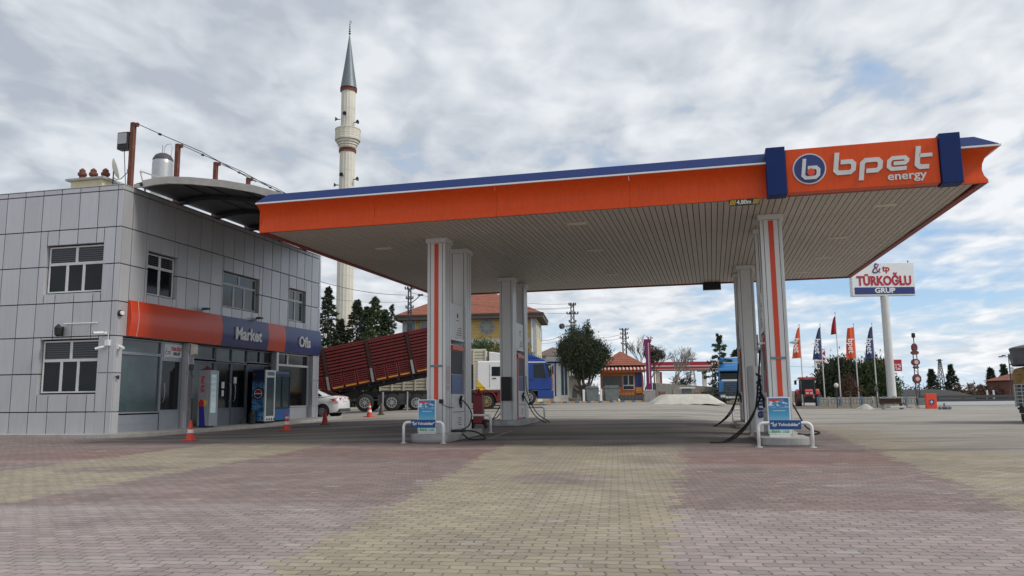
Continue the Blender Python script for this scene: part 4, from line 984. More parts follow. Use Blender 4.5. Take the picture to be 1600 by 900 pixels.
cone(301, 21.9, .55, 'worn traffic cone with one white band and brown lower half beside the shop kerb', 'conered', ((.34, .52),), True)
cone(450, 27.6, .60, 'red traffic cone with two white bands near the double fridge', 'conered', ((.30, .48), (.66, .78)))
cone(509, 31.4, .60, 'plain dark red traffic cone beside the rear of the white car', 'conered_d', ())
cone(578, 37.5, .66, 'small red traffic cone with two white bands in front of the tipper', 'conered', ((.30, .48), (.66, .78)))
cone(596, 39.5, .58, 'dark brown traffic cone with an upright black rod', 'brown', (), True)

# ------------------------------------------------------------------ vehicles
def wheelx(parent, x, y, r, wd, rim='rim', n=28, side=-1):
    """wheel turning about the local y axis"""
    o_ = smooth_angle(MB().lathe([(r*.55, -wd/2), (r*.9, -wd/2), (r, -wd/2+.04), (r, wd/2-.04), (r*.9, wd/2), (r*.55, wd/2)], (x, y, r), n, ax='y').build('wheel', 'rubber', parent), 40)
    rm_ = MB()
    ys = y+side*(wd/2+.012)
    for k in range(10):
        a = 2*math.pi*k/10; rm_.box(-.02, .02, -.02, .02, r*.12, r*.55)
        rm_.xf(Matrix.Translation((x, ys, r)) @ Matrix.Rotation(a, 4, 'Y'), len(rm_.v)-8)
    rm_.cyl((x, ys-.03, r), (x, ys+.03, r), r*.2, n=16)
    rm_.lathe([(r*.50, -.014), (r*.60, -.014), (r*.60, .014), (r*.50, .014), (r*.50, -.014)], (x, ys, r), n, ax='y', caps=False)
    MB().cyl((x, y+side*(wd/2+.001), r), (x, y+side*(wd/2+.004), r), r*.5, n=n).build('hub_well', 'chassis', o_)
    rm_.build('rim', rim, o_)
    return o_
def loft(mb, secs):
    n = len(secs[0]); vs = [p for s in secs for p in s]
    fs = [tuple(range(n))[::-1], tuple(range(len(vs)-n, len(vs)))]
    for i in range(len(secs)-1):
        for k in range(n): fs.append((i*n+k, i*n+(k+1) % n, (i+1)*n+(k+1) % n, (i+1)*n+k))
    return mb.add(vs, fs)
def car():
    p = BASE(519, 39.3); t = thing('sedan', 'white sedan parked beside the shop, its rear with red tail light showing', 'car', (p.x-1.55, p.y+.25, p.z), math.atan2(.15, -.985))
    st = [(-2.24, .70, .88, .42), (-2.16, .80, 1.04, .30), (-1.95, .85, 1.09, .25), (-1.4, .875, 1.05, .22), (-.6, .885, 1.0, .22), (.4, .885, .97, .22), (1.2, .875, .96, .22), (1.8, .85, .86, .24), (2.15, .78, .74, .28), (2.25, .66, .62, .36)]
    secs = []
    for x, w, zt, zb in st:
        h = [(0, zt), (w*.55, zt-.005), (w*.84, zt-.03), (w*.96, zt-.11), (w, zt-.26), (w*.985, .60), (w, .45), (w*.96, zb+.03), (w*.8, zb), (0, zb)]
        secs.append([(x, y, z) for y, z in h]+[(x, -y, z) for y, z in reversed(h[1:-1])])
    smooth_angle(loft(MB(), secs).build('body', 'carwhite', t), 50)
    gs = [(-1.82, .60, 1.04, 1.055, .72), (-1.45, .62, 1.24, 1.04, .78), (-1.0, .61, 1.40, 1.0, .80), (-.45, .60, 1.47, .98, .80), (.25, .59, 1.46, .96, .80), (.7, .58, 1.34, .95, .79), (1.35, .55, .97, .94, .74)]
    secs = []
    for x, wt, zt, zb, wb in gs:
        h = [(0, zt), (wt*.7, zt-.01), (wt*.96, max(zb, zt-.05)), (wb, zb), (0, zb-.05)]
        secs.append([(x, y, z) for y, z in h]+[(x, -y, z) for y, z in reversed(h[1:-1])])
    smooth_angle(loft(MB(), secs).build('roof', 'carwhite', t), 50)
    for s in (-1, 1):
        P = [(-1.40, .80, 1.06), (-1.28, .77, 1.15), (-.95, .685, 1.33), (-.45, .655, 1.405), (.25, .65, 1.395), (.62, .69, 1.29), (1.0, .79, 1.0), (-.3, .82, 1.0)]
        MB().add([(x, s*(y+.015), z) for x, y, z in P], [tuple(range(len(P)))]).build('side_window', 'glass', t, solid=.004)
        P = [(-2.215, .38, .98), (-2.20, .60, .97), (-2.12, .78, .99), (-1.98, .862, .93), (-1.78, .875, .90), (-2.02, .872, .82), (-2.17, .80, .72), (-2.22, .62, .83)]
        MB().add([(x-.012, s*(y+.008), z) for x, y, z in P], [tuple(range(len(P)))]).build('tail_light', 'taillight', t, solid=.012)
        for x in (-1.42, 1.32):
            a_ = MB().lathe([(.37, -.012), (.37, .012)], (x, s*.868, .34), 28, ax='y').build('wheel_arch', 'black', t)
            wheelx(t, x, s*.80, .315, .20, 'rim', side=s)
    MB().add([(-1.86, -.58, 1.10), (-1.86, .58, 1.10), (-1.46, .55, 1.265), (-1.06, .50, 1.395), (-1.06, -.50, 1.395), (-1.46, -.55, 1.265)], [(0, 1, 2, 5), (5, 2, 3, 4)]).build('rear_window', 'glass', t, solid=.01)
    MB().box(-2.265, -2.24, -.27, .27, .80, .92).build('number_plate', 'white', t)
    MB().box(-2.27, -2.10, -.74, .74, .30, .46).build('rear_bumper_insert', 'darkgrey', t, bevel=.03)
    MB().box(-2.26, -2.24, -.06, .06, .96, 1.0).build('badge', 'silver', t)
    MB().tube([(-.3, .89, .88), (-.05, .90, .88)], .018, 6).build('door_handle', 'carwhite', t)
    return t
car()
def prismY(poly, y0, y1): return MB().prism(poly, 'y', y0, y1)
def cab(t, x0, ln, w, zb, zt, key, rake=.22, w0=.40, trim='darkgrey', roofkey=None, deflect=0, low='darkgrey', wheel_x=None, tri=False, fender='darkgrey', stripe=False):
    x1 = x0+ln
    body_ = prismY([(x0, zb), (x1+.02, zb), (x1+.05, zb+.75), (x1-rake, zt-.22), (x1-rake-.15, zt), (x0+.02, zt)], -w/2, w/2).build('cab_body', key, t, bevel=.06)
    for s in (-1, 1):
        y = s*w/2; a0, a1 = sorted((y+s*.002, y+s*.012))
        o_ = prismY([(x0+ln*w0, zb+.82), (x1-rake*.3-.28, zb+.80), (x1-rake-.22, zt-.33), (x0+ln*w0, zt-.33)], a0, a1).build('door_window', 'glasscab', t)
        prismY([(x1-.14, zb+.86), (x1+.01, zb+.90), (x1-rake+.02, zt-.30), (x1-rake-.12, zt-.30)], a0, a1).build('windscreen_side', 'glasscab', t)
        b0, b1 = sorted((y+s*.001, y+s*.006))
        MB().box(x0+ln*.335, x0+ln*.345, b0, b1, zb+.15, zt-.2).box(x1-.16, x1-.15, b0, b1, zb+.2, zb+.95).box(x0+ln*.34, x1-.15, b0, b1, zb+.88, zb+.89).build('door_seam', trim, t)
        MB().box(*sorted((x0+ln*.42, x0+ln*.52)), *sorted((y, y+s*.03)), zb+.66, zb+.71).build('door_handle', 'black', t)
        MB().tube([(x1-rake*.6, y, zt-.35), (x1+.08, y+s*.16, zt-.32), (x1+.1, y+s*.2, zt-.45)], .018, 6).box(x1+.02, x1+.12, *sorted((y+s*.12, y+s*.30)), zt-1.0, zt-.45).build('mirror', 'black', t)
    MB().add([(x1-.0, -w/2+.12, zb+.98), (x1-.0, w/2-.12, zb+.98), (x1-rake+.02, w/2-.16, zt-.36), (x1-rake+.02, -w/2+.16, zt-.36)], [(0, 1, 2, 3)]).xf(Matrix.Translation((.03, 0, 0))).build('windscreen', 'glasscab', t, solid=.01)
    MB().box(x1-rake-.05, x1-rake+.28, -w/2+.1, w/2-.1, zt-.36, zt-.30).build('sun_visor', 'black', t)
    MB().box(x1+.121, x1+.13, -w/2+.5, w/2-.5, zb-.45, zb-.3).build('number_plate', 'white', t)
    gl = MB()
    for k in range(4): gl.box(x1+.035, x1+.07, -w/2+.38, w/2-.38, zb+.10+k*.18, zb+.24+k*.18)
    gl.build('grille', 'darkgrey', t)
    MB().box(x1-.30, x1+.12, -w/2, w/2, zb-.55, zb-.02).build('bumper', low, t, bevel=.05)
    for s in (-1, 1): MB().box(x1+.10, x1+.14, *sorted((s*(w/2-.12), s*(w/2-.5))), zb-.38, zb-.18).build('headlight', 'lamp_glass', t)
    if deflect:
        prismY([(x0+.05, zt+.005), (x1-rake-.25, zt+.005), (x0+ln*.45, zt+deflect*.85), (x0+.05, zt+deflect)], -w/2+.1, w/2-.1).build('roof_deflector', roofkey or key, t, bevel=.05)
    if stripe: 
        for s in (-1, 1): MB().box(x0+.05, x1-rake-.1, *sorted((s*w/2, s*(w/2+.015))), zt-.22, zt-.16).build('pale_stripe', 'white', t)
    return body_
def ribs_body(t, x0, x1, z0, z1, w, tilt=None):
    pass
# tipper semi-trailer with raised body + its white tractor cab
Yt = 45.0; p0 = BASE(640, Yt); gzt = .36
t = thing('tipper_truck', 'white cab truck with long dark red ribbed tipper body raised at an angle', 'truck', (p0.x, p0.y+1.25, gzt), 0)
def tx(px, Yd=Yt-0): return (px-800)/F_PX*Yd-p0.x
ang = math.atan2(AT(700, 574, Yt).z-AT(530, 609, Yt).z, AT(700, 574, Yt).x-AT(530, 609, Yt).x)
ang = .19; orig = AT(530, 609, Yt); 
TM = Matrix.Translation((orig.x-p0.x, 0, orig.z-gzt)) @ Matrix.Rotation(-ang, 4, 'Y')
xl, xr, hb_ = -3.0, 7.3, 2.46
bed = MB().box(xl, xr, -1.22, -1.16, .0, hb_).box(xl, xr, 1.16, 1.22, .0, hb_).box(xl, xr, -1.155, 1.155, .0, .08).box(xl, xl+.06, -1.155, 1.155, .085, hb_).box(xr-.06, xr, -1.155, 1.155, .085, hb_)
bed.xf(TM); bed.build('tipper_body', 'maroon_d', t)
rb = MB(); posts = [xl+.1, xl+.1+2.35, xl+.1+2*2.35+.2, xl+7.35, xr-.1]
for s in (-1, 1):
    ya, yb = sorted((s*1.222, s*1.30))
    for i in range(len(posts)-1):
        a0, a1 = posts[i]+.11, posts[i+1]-.11
        for k in range(8): rb.box(a0, a1, ya, yb, 1.0+.185*k, 1.0+.185*k+.10)
        m3 = (a1-a0)/3
        for j in range(3):
            b0, b1 = a0+j*m3+.03, a0+(j+1)*m3-.03
            rb.box(b0, b0+.06, ya, yb, .20, .92); rb.box(b1-.06, b1, ya, yb, .20, .92)
            for k in range(6): rb.box(b0+.062, b1-.062, ya, yb, .22+.12*k, .285+.12*k)
    rb.box(xl, xr, *sorted((s*1.222, s*1.29)), hb_-.04, hb_+.05)
rb.xf(TM); rb.build('side_ribs', 'maroon', t)
for s in (-1, 1):
    for x_ in posts: MB().box(x_-.09, x_+.09, *sorted((s*1.223, s*1.34)), .02, hb_+.02).xf(TM).build('side_post', 'brownpost', t)
for s in (-1, 1):
    for x_ in posts[1:-1]: MB().box(x_-.07, x_+.07, *sorted((s*1.342, s*1.37)), .05, .85).xf(TM).build('latch_plate', 'steel', t)
ye = MB()
for i in range(len(posts)-1):
    a0, a1 = posts[i]+.14, posts[i+1]-.14; m3 = (a1-a0)/3
    for j in range(3): ye.add([(a0+j*m3+.08, -1.282, .10), (a0+(j+1)*m3-.08, -1.282, .10), (a0+(j+1)*m3-.05, -1.282, .19), (a0+j*m3+.05, -1.282, .19)], [(0, 1, 2, 3)])
ye.xf(TM); ye.build('yellow_strips', 'yelloworange', t)
ub = MB().box(xl, xr, -.5, -.35, -.22, -.01).box(xl, xr, .35, .5, -.22, -.01)
for k in range(12): ub.box(xl+.4+k*.85, xl+.5+k*.85, -1.15, 1.15, -.14, -.005)
ub.xf(TM); ub.build('body_subframe', 'chassis', t)
cx0, cx1 = tx(505), tx(745)
MB().box(cx0, cx1, -.50, -.38, .78, 1.15).box(cx0, cx1, .38, .50, .78, 1.15).box(cx0, cx0+.2, -1.1, 1.1, .55, .95).build('chassis_frame', 'chassis', t)
for px in (570, 612, 650): 
    for s in (-1, 1): wheelx(t, tx(px), s*1.05, .50 if px != 650 else .48, .34, 'rim', side=s)
MB().cyl((tx(735), 0, .9), (tx(690), 0, 2.6), .11).build('hoist_ram', 'steel', t)
for xa_, xb_, ya_, za_, zb__ in ((590, 602, -.7, .35, .95), (622, 640, -.6, .38, 1.0), (660, 676, -.7, .4, .95)): MB().box(tx(xa_), tx(xb_), -1.15, ya_, za_, zb__).build('tool_box', 'darkgrey', t)
for x_ in (636, 598): MB().cyl((tx(x_), -1.18, .05), (tx(x_), -1.18, 1.1), .055).build('landing_leg', 'steel', t)
MB().box(tx(515), tx(660), -1.17, -1.12, .62, .70).build('side_guard', 'chassis', t)
xc = AT(743, 600, 43.6).x-p0.x
cab(t, xc, 2.15, 2.4, 1.12, 2.80, 'carwhite', rake=.15, fender='maroon', low='white_dirty')
for s in (-1, 1):
    MB().add([(xc+.03, s*1.206, 1.75), (xc+.03, s*1.206, 1.13), (xc+.62, s*1.206, 1.13)], [(0, 1, 2)]).build('yellow_triangle', 'yellow', t, solid=.006)
    wheelx(t, xc+.55, s*1.02, .50, .30, 'rimgold', side=s); wheelx(t, xc-1.6, s*1.02, .50, .34, 'rimgold', side=s)
    am = MB(); q = [(xc+.55+.66*math.cos(a_), .50+.66*math.sin(a_)) for a_ in [math.pi*i/10 for i in range(11)]]; q2 = [(xc+.55+.56*math.cos(a_), .50+.56*math.sin(a_)) for a_ in [math.pi*i/10 for i in range(11)]]
    am.prism(q+q2[::-1], 'y', *sorted((s*.85, s*1.235))); am.box(xc-.25, xc+1.3, *sorted((s*.8, s*1.23)), 1.17 if False else 1.0, 1.115)
    am.build('mudguard', 'maroon', t)
    MB().box(xc+1.15, xc+2.15, *sorted((s*.8, s*1.21)), .45, 1.1).build('step_panel', 'maroon', t, bevel=.03)
MB().box(xc-.55, xc-.08, -1.1, -.5, .5, 1.15).box(xc-.42, xc-.2, -1.1, -.9, 1.2, 2.6).build('air_filter_stack', 'black', t)
MB().box(xc-2.6, xc+1.9, -.45, .45, .6, .98).build('tractor_frame', 'chassis', t)

# cream-bodied truck parked behind
p = BASE(675, 50); t = thing('cream_truck', 'cream slat sided truck with white roof deflector parked behind the red tipper', 'truck', (p.x, p.y+1.6, p.z), 0)
def tx2(px): return (px-800)/F_PX*50-p.x
a0, a1 = tx2(592), tx2(757); zt_ = AT(700, 545, 50).z-p.z
MB().box(a0, a1, -1.1, 1.1, 1.05, zt_).build('cargo_body', 'cream', t)
sl2 = MB()
for s in (-1, 1):
    k = 0; z = 1.1
    while z < zt_-.1: sl2.box(a0, a1, *sorted((s*1.102, s*1.15)), z, z+.10); z += .2
    for k in range(10): x_ = a0+(a1-a0)*k/9; sl2.box(x_-.05, x_+.05, *sorted((s*1.151, s*1.2)), 1.05, zt_)
sl2.build('side_slats', 'cream', t)
xb = tx2(761)
cab(t, xb, 2.1, 2.4, 1.05, 2.75, 'carwhite', deflect=.75, low='white')
MB().box(a0, xb+1.9, -.45, .45, .6, 1.0).build('chassis_frame', 'chassis', t)
for px in (612, 642, 797): 
    for s in (-1, 1): wheelx(t, tx2(px), s*.98, .48, .3, 'rim', side=s)
# dark blue cab at the left
p = BASE(838, 52); t = thing('blue_cab_truck', 'deep blue truck cab facing right behind the left rear columns', 'truck', (p.x, p.y+1.3, p.z), 0)
xa = (812-800)/F_PX*52-p.x-.45
cab(t, xa, 2.5, 2.45, .98, 3.02, 'truckblue', rake=.30, deflect=.42, low='truckblue', stripe=True, w0=.52)
for s in (-1, 1):
    wheelx(t, xa+.95, s*1.03, .50, .32, 'rim', side=s)
    MB().box(xa+1.55, xa+2.5, *sorted((s*.9, s*1.226)), .42, .97).box(xa-.1, xa+.35, *sorted((s*.9, s*1.226)), .5, .97).build('side_skirt', 'truckblue', t, bevel=.04)
    wheelx(t, xa-2.0, s*1.0, .50, .32, 'rim', side=s)
MB().box(xa-3.0, xa+2.2, -.45, .45, .55, .95).build('chassis_frame', 'chassis', t)
MB().box(xa-.75, xa-.15, -1.2, -.7, .5, 1.0).build('fuel_tank', 'silver', t, bevel=.08)
# light blue truck facing the camera on the right
p = BASE(1150, 60); t = thing('light_blue_truck', 'light blue truck facing the camera beyond the right islands', 'truck', (AT(1158, 600, 60).x, 61.6, GZ(17.5, 60)), R(-90-15))
cab(t, -1.0, 2.3, 2.5, 1.0, 2.95, 'truckblue2', rake=.22, deflect=.85, low='chassis')
for s in (-1, 1):
    wheelx(t, .55, s*1.03, .50, .32, 'rim', side=s); wheelx(t, -2.6, s*1.03, .50, .5, 'rim', side=s)
MB().box(1.33, 1.36, -1.0, 1.0, 1.86, 1.98).build('white_band', 'white', t)
MB().tube([(1.2, -.9, 3.15), (1.42, -.85, 3.25), (1.42, .85, 3.25), (1.2, .9, 3.15)], .04).build('light_bar', 'silver', t)
MB().box(-4.5, 1.2, -.45, .45, .55, .95).build('chassis_frame', 'chassis', t)
MB().box(-5.0, -1.15, -1.2, 1.2, 1.1, 2.5).build('cargo_body', 'darkgrey', t)
# red tractor
p = BASE(1262, 66); t = thing('farm_tractor', 'red farm tractor with glazed cab facing the camera beside the fence', 'tractor', (p.x, p.y, p.z), R(-90-17))
MB().prism([(.3, .75), (1.75, .75), (1.80, .95), (1.77, 1.34), (1.5, 1.46), (.3, 1.45)], 'y', -.30, .30).build('bonnet', 'tractorred', t, bevel=.06)
MB().box(1.77, 1.84, -.22, .22, .72, .98).build('grille', 'black', t)
for s in (-1, 1): MB().box(1.79, 1.83, *sorted((s*.06, s*.26)), 1.08, 1.20).build('headlight', 'lamp_glass', t)
cbm = MB()
for sx, sy in ((-.85, -.62), (-.85, .62), (.42, -.58), (.42, .58)): cbm.bar((sx, sy, .95), (sx*.92, sy*.93, 2.32), .045)
cbm.build('cab_pillars', 'black', t)
MB().box(-.98, .58, -.72, .72, 2.33, 2.47).build('cab_roof', 'tractorred', t, bevel=.05)
MB().add([(.43, -.54, 1.05), (.43, .54, 1.05), (.40, .50, 2.3), (.40, -.50, 2.3)], [(0, 1, 2, 3)]).build('windscreen', 'glass', t, solid=.01)
MB().add([(-.8, -.58, 1.0), (.4, -.55, 1.0), (.38, -.52, 2.3), (-.78, -.56, 2.3), (-.8, .58, 1.0), (.4, .55, 1.0), (.38, .52, 2.3), (-.78, .56, 2.3)], [(0, 1, 2, 3), (4, 5, 6, 7)]).build('side_glass', 'glass_teal', t, solid=.01)
MB().box(-.1, .15, -.05, .05, 2.475, 2.58).build('beacon', 'orange', t)
MB().box(-.9, 1.6, -.30, .30, .40, .85).box(1.5, 1.95, -.42, .42, .38, .68).build('chassis_block', 'black', t)
for s in (-1, 1):
    wheelx(t, 1.35, s*.78, .50, .36, 'tractorred', side=s); wheelx(t, -.55, s*.80, .68, .40, 'tractorred', side=s)
    q = [(-.55+.80*math.cos(a_), .68+.80*math.sin(a_)) for a_ in [math.pi*.15+math.pi*.7*i/8 for i in range(9)]]; q2 = [(-.55+.72*math.cos(a_), .68+.72*math.sin(a_)) for a_ in [math.pi*.15+math.pi*.7*i/8 for i in range(9)]]
    MB().prism(q+q2[::-1], 'y', *sorted((s*.60, s*.92))).build('fender', 'tractorred', t)
    MB().tube([(.42, s*.55, 2.2), (.55, s*.8, 2.25), (.55, s*.98, 2.2)], .02, 6).box(.52, .58, *sorted((s*.86, s*1.06)), 1.85, 2.2).build('mirror', 'black', t)
    MB().box(.30, .40, *sorted((s*.45, s*.62)), 2.18, 2.3).build('work_lamp', 'lamp_glass', t)

# hay trailer at the right edge
p = BASE(1584, 27.2); HR = -.60
t = thing('farm_trailer', 'low black farm trailer with wire cage sides cut by the right edge', 'trailer', (p.x, p.y, 0), HR)
MB().box(.16, .5, -.02, .0, .06, .36).build('mudflap', 'black', t)
MB().box(.10, 3.0, 0, 3.4, .36, .56).box(.14, 2.9, -.03, 0, .12, .34).box(.06, .12, -.06, .02, .48, .56).build('bed_frame', 'black', t, bevel=.01)
MB().box(.12, 2.9, -.045, -.034, .335, .36).build('reflective_strip', 'steel', t)
for x_ in (.4, 2.6): 
    for y_ in (.9, 2.4): MB().lathe([(.15, -.1), (.33, -.1), (.33, .1), (.15, .1)], (x_, y_, .33), 20, ax='x').build('wheel', 'rubber', t)
cg = MB()
for k in range(6): cg.box(.02, 2.9, -.02, .0, .70+k*.125, .725+k*.125)
for k in range(15): cg.box(.02+k*.2, .045+k*.2, -.023, .003, .57, 1.35)
for k in range(6): cg.box(.0, .02, .0, 3.3, .70+k*.125, .725+k*.125)
for k in range(16): cg.box(-.003, .023, .1+k*.2, .125+k*.2, .57, 1.35)
cg.build('wire_cage', 'steel', t)
t2 = thing('crate_load', 'dark blue packed crates inside the trailer cage', 'crates', (p.x+.18, p.y+.08, .57), HR)
MB().box(0, 1.3, 0, 1.5, 0, .72).box(1.33, 2.7, 0, 1.5, 0, .70).build('crates', 'glass_teal', t2, bevel=.03)
t3 = thing('hay_stack', 'yellow straw bales stacked on the trailer load', 'hay', (p.x+.02, p.y+.03, 1.30), HR)
hm = MB().grid(lambda u, v: (0, 0, 0), 1, 1); hm = MB()
def blobbox(sx, sy, sz, amp, seed, nu=20):
    m_ = MB(); rg = np.random.default_rng(seed); ph = rg.uniform(0, 6, 12)
    def f(u, v):
        a = u*2*math.pi; c, s = math.cos(a), math.sin(a); k = max(abs(c), abs(s))**.85
        w_ = 0.0 if v >= 1 or v <= 0 else (min(1, (1-v)/.22)**.35)
        d = 1+amp*(math.sin(5*a+ph[0])*math.sin(7*v+ph[1])+.6*math.sin(11*a+ph[2]+9*v)+.5*math.sin(17*a+ph[3]))
        return (sx*(.5+.5*c/k*d*w_), sy*(.5+.5*s/k*d*w_), sz*v)
    return m_.grid(f, 64, nu)
blobbox(2.8, 3.0, .72, .02, 1).build('bales', 'hay', t3)
t4 = thing('grey_tarp', 'grey tarpaulin draped over the top of the straw bales', 'tarp', (p.x-.05, p.y+.0, 1.98), HR)
blobbox(2.95, 3.1, .80, .025, 2).build('tarp_sheet', 'tarp', t4)
st_ = MB(); rg = random.Random(5)
for k in range(500):
    x_, z_ = rg.uniform(0, 2.8), rg.uniform(0, .66); y_ = rg.uniform(-.05, .0); a_ = rg.uniform(0, 3.14)
    st_.add([(x_, y_, z_), (x_+.08*math.cos(a_), y_-.03, z_+.08*math.sin(a_)), (x_+.01, y_, z_+.01)], [(0, 1, 2)])
for k in range(400):
    y_, z_ = rg.uniform(0, 2.8), rg.uniform(0, .66); x_ = rg.uniform(-.05, .0); a_ = rg.uniform(0, 3.14)
    st_.add([(x_, y_, z_), (x_-.03, y_+.08*math.cos(a_), z_+.08*math.sin(a_)), (x_, y_+.01, z_+.01)], [(0, 1, 2)])
st_.build('loose_straw', 'hay', t3)

# ------------------------------------------------------------------ vegetation
def npmesh(name, V, Fc, material, parent):
    me = bpy.data.meshes.new(name); nv, nf = len(V), len(Fc); k = Fc.shape[1]
    me.vertices.add(nv); me.vertices.foreach_set('co', V.astype(np.float32).ravel())
    me.loops.add(nf*k); me.loops.foreach_set('vertex_index', Fc.astype(np.int32).ravel())
    me.polygons.add(nf); me.polygons.foreach_set('loop_start', np.arange(0, nf*k, k, dtype=np.int32)); me.polygons.foreach_set('loop_total', np.full(nf, k, dtype=np.int32))
    me.materials.append(MT[material]); me.update(calc_edges=True); me.validate()
    o_ = bpy.data.objects.new(name, me); COL.objects.link(o_); o_.parent = parent; return o_
def leaves(P, s, rg, elong=2.2, dirs=None):
    """triangular leaf faces at points P, size s"""
    n = len(P); d = rg.normal(size=(n, 3)) if dirs is None else dirs+rg.normal(size=(n, 3))*.45
    d /= np.linalg.norm(d, axis=1)[:, None]; q = rg.normal(size=(n, 3)); q = np.cross(d, q); q /= np.linalg.norm(q, axis=1)[:, None]
    s = (s*rg.uniform(.6, 1.4, n))[:, None]
    V = np.stack([P-q*s*.5, P+q*s*.5, P+d*s*elong], 1).reshape(-1, 3); return V, np.arange(3*n).reshape(n, 3)
def spruce(t, h, r, seed, key='leaf_spruce', n_br=110, per=34, s=.11, bare=.08, gappy=0, droop=.25, pw=.85):
    rg = np.random.default_rng(seed); Ps = []; Ds = []; tr = MB()
    tr.tube([(0, 0, -.1), (0.02*h/6, 0, h*.5), (0, 0, h*.99)], [h*.018, h*.011, .012], 8)
    for i in range(n_br):
        u = bare+(1-bare)*(i+rg.random())/n_br; L_ = r*(1-u)**pw*rg.uniform(.55, 1.12)+.06
        if gappy and rg.random() < gappy: L_ *= .5
        a = i*2.39996+rg.normal()*.3; c, s_ = math.cos(a), math.sin(a); z0 = u*h
        up = .22 if u > .75 else -.05
        tt = np.sqrt(rg.random(per))*L_; side = rg.normal(size=per)*(.05+.17*(1-tt/L_))*L_**.6
        z = z0+up*tt-droop*tt*tt/max(L_, .2)*.6+rg.normal(size=per)*.05
        Ps.append(np.stack([c*tt-s_*side, s_*tt+c*side, z], 1)); Ds.append(np.tile([c*.8, s_*.8, -.05+up*.6], (per, 1)))
        if i % 2 == 0: tr.bar((0, 0, z0), (c*L_*.85, s_*L_*.85, z0+up*L_*.85-droop*L_*.4), .012)
    P = np.concatenate(Ps); D = np.concatenate(Ds); V, Fc = leaves(P, s, rg, 1.9, D)
    tr.build('trunk', 'bark', t); npmesh('crown', V, Fc, key, t)
def bushy(t, lobes, n, seed, key, s=.12, trunk=None, hollow=.35, upward=False):
    rg = np.random.default_rng(seed); Ps = []; tot = sum(l[3]*l[4]*l[5] for l in lobes); Ds = []
    for (x, y, z, a, b_, c) in lobes:
        m_ = int(n*a*b_*c/tot); nc = max(12, m_//42); dv = rg.normal(size=(nc, 3)); dv /= np.linalg.norm(dv, axis=1)[:, None]
        rr = (hollow+(1-hollow)*rg.random(nc)**.5)[:, None]; cen = dv*rr*np.array([a, b_, c])*rg.uniform(.82, 1.12, nc)[:, None]+np.array([x, y, z])
        k = m_//nc; cs = rg.uniform(.10, .24, nc)*min(a, b_, c)**.8+.05
        pts = cen[:, None, :]+rg.normal(size=(nc, k, 3))*cs[:, None, None]*np.array([1, 1, 1.15]); Ps.append(pts.reshape(-1, 3)); dd = np.repeat(dv, k, 0)
        if upward: dd = dd*.5+np.array([0, 0, 1.0])
        Ds.append(dd)
    V, Fc = leaves(np.concatenate(Ps), s, rg, 1.7, np.concatenate(Ds)); npmesh('crown', V, Fc, key, t)
    if trunk: trunk.build('trunk', 'bark', t)
def baretree(t, h, spread, seed, key='bark_pale', depth=6, r0=.09, stems=1, thin=.006, shrubby=False):
    rg = random.Random(seed); m_ = MB()
    def grow(p, d, L_, r, k):
        q = p+d*L_; mid = p+d*L_*.5+Vector((rg.uniform(-1, 1), rg.uniform(-1, 1), rg.uniform(-1, 1)))*L_*.06
        m_.tube([p, mid, q], [r, r*.85, r*.68], 5 if k < 3 else 3)
        if k >= depth: return
        for j in range(rg.choice((2, 2, 3))+(1 if k > 2 else 0)):
            a = Vector((rg.uniform(-1, 1), rg.uniform(-1, 1), rg.uniform(-.35, .8))); nd_ = (d+a*spread).normalized(); nd_.z = max(nd_.z, -.1)
            grow(q if j < 2 else mid, nd_, L_*rg.uniform(.6, .82), max(thin, r*.62), k+1)
    for s_ in range(stems):
        a = rg.uniform(0, 6.28); d = Vector((math.cos(a)*.35*(stems > 1), math.sin(a)*.35*(stems > 1), 1)).normalized()
        grow(Vector((.1*math.cos(a)*(stems > 1), 0, -.05)), d, h*(.15 if shrubby else .27), r0, 0)
    m_.build('branches', key, t)
def TT(name, lab, cat, px, Y_, group=None, rz=0):
    p = BASE(px, Y_); return thing(name, lab, cat, (p.x, p.y, p.z), rz, group)
def top(px, py, Y_): p = BASE(px, Y_); return AT(px, py, Y_).z-p.z
FARG = 'conifers beyond the red tipper'
for px, py, Y_, r_, seed, lab, key, gp in ((510, 450, 74, 1.9, 1, 'tall narrow dark conifer just right of the shop corner', 'leaf_dark', 0), (531, 500, 78, 2.2, 12, 'dark conifer hidden behind the foot of the minaret', 'leaf_dark', 0), (556, 470, 76, 2.3, 2, 'dark conifer directly right of the minaret', 'leaf_dark', 0), (572, 481, 74, 1.8, 3, 'bluish conifer between the minaret and the tallest spruce', 'leaf_blue', 0), (584, 466, 73, 2.6, 4, 'tallest pointed spruce above the red tipper', 'leaf_pine', 0), (600, 486, 74, 2.0, 5, 'green conifer right of the tallest spruce', 'leaf_spruce', 0), (611, 477, 73, 1.7, 6, 'sparse thin conifer nearest the utility pole', 'leaf_blue', .6)):
    t = TT('conifer', lab, 'tree', px, Y_, FARG); spruce(t, top(px, py, Y_), r_*1.2, seed, key, n_br=150 if not gp else 80, per=70 if not gp else 26, s=.125, gappy=gp or .18, bare=.03, pw=.72, droop=.35)
t = TT('shrub', 'low green shrubs filling the ground below the conifers', 'shrub', 575, 71); bushy(t, [(-4.6, 0, 2.2, 2.0, 1.5, 2.6), (-1.5, 0, 2.0, 2.2, 1.5, 2.4), (1.6, 0, 1.9, 2.0, 1.4, 2.3)], 16000, 8, 'leaf_pine', .16)
t = TT('pine_bush', 'round topped green pine in front of the yellow brick building', 'tree', 757, 66); bushy(t, [(0, 0, 2.6, 1.6, 1.4, 2.6), (-1.0, 0, 1.8, 1.2, 1.2, 2.0), (1.0, 0, 1.9, 1.2, 1.2, 2.0)], 20000, 9, 'leaf_pine', .12, MB().cyl((0, 0, 0), (0, 0, 2.5), .14), upward=True)
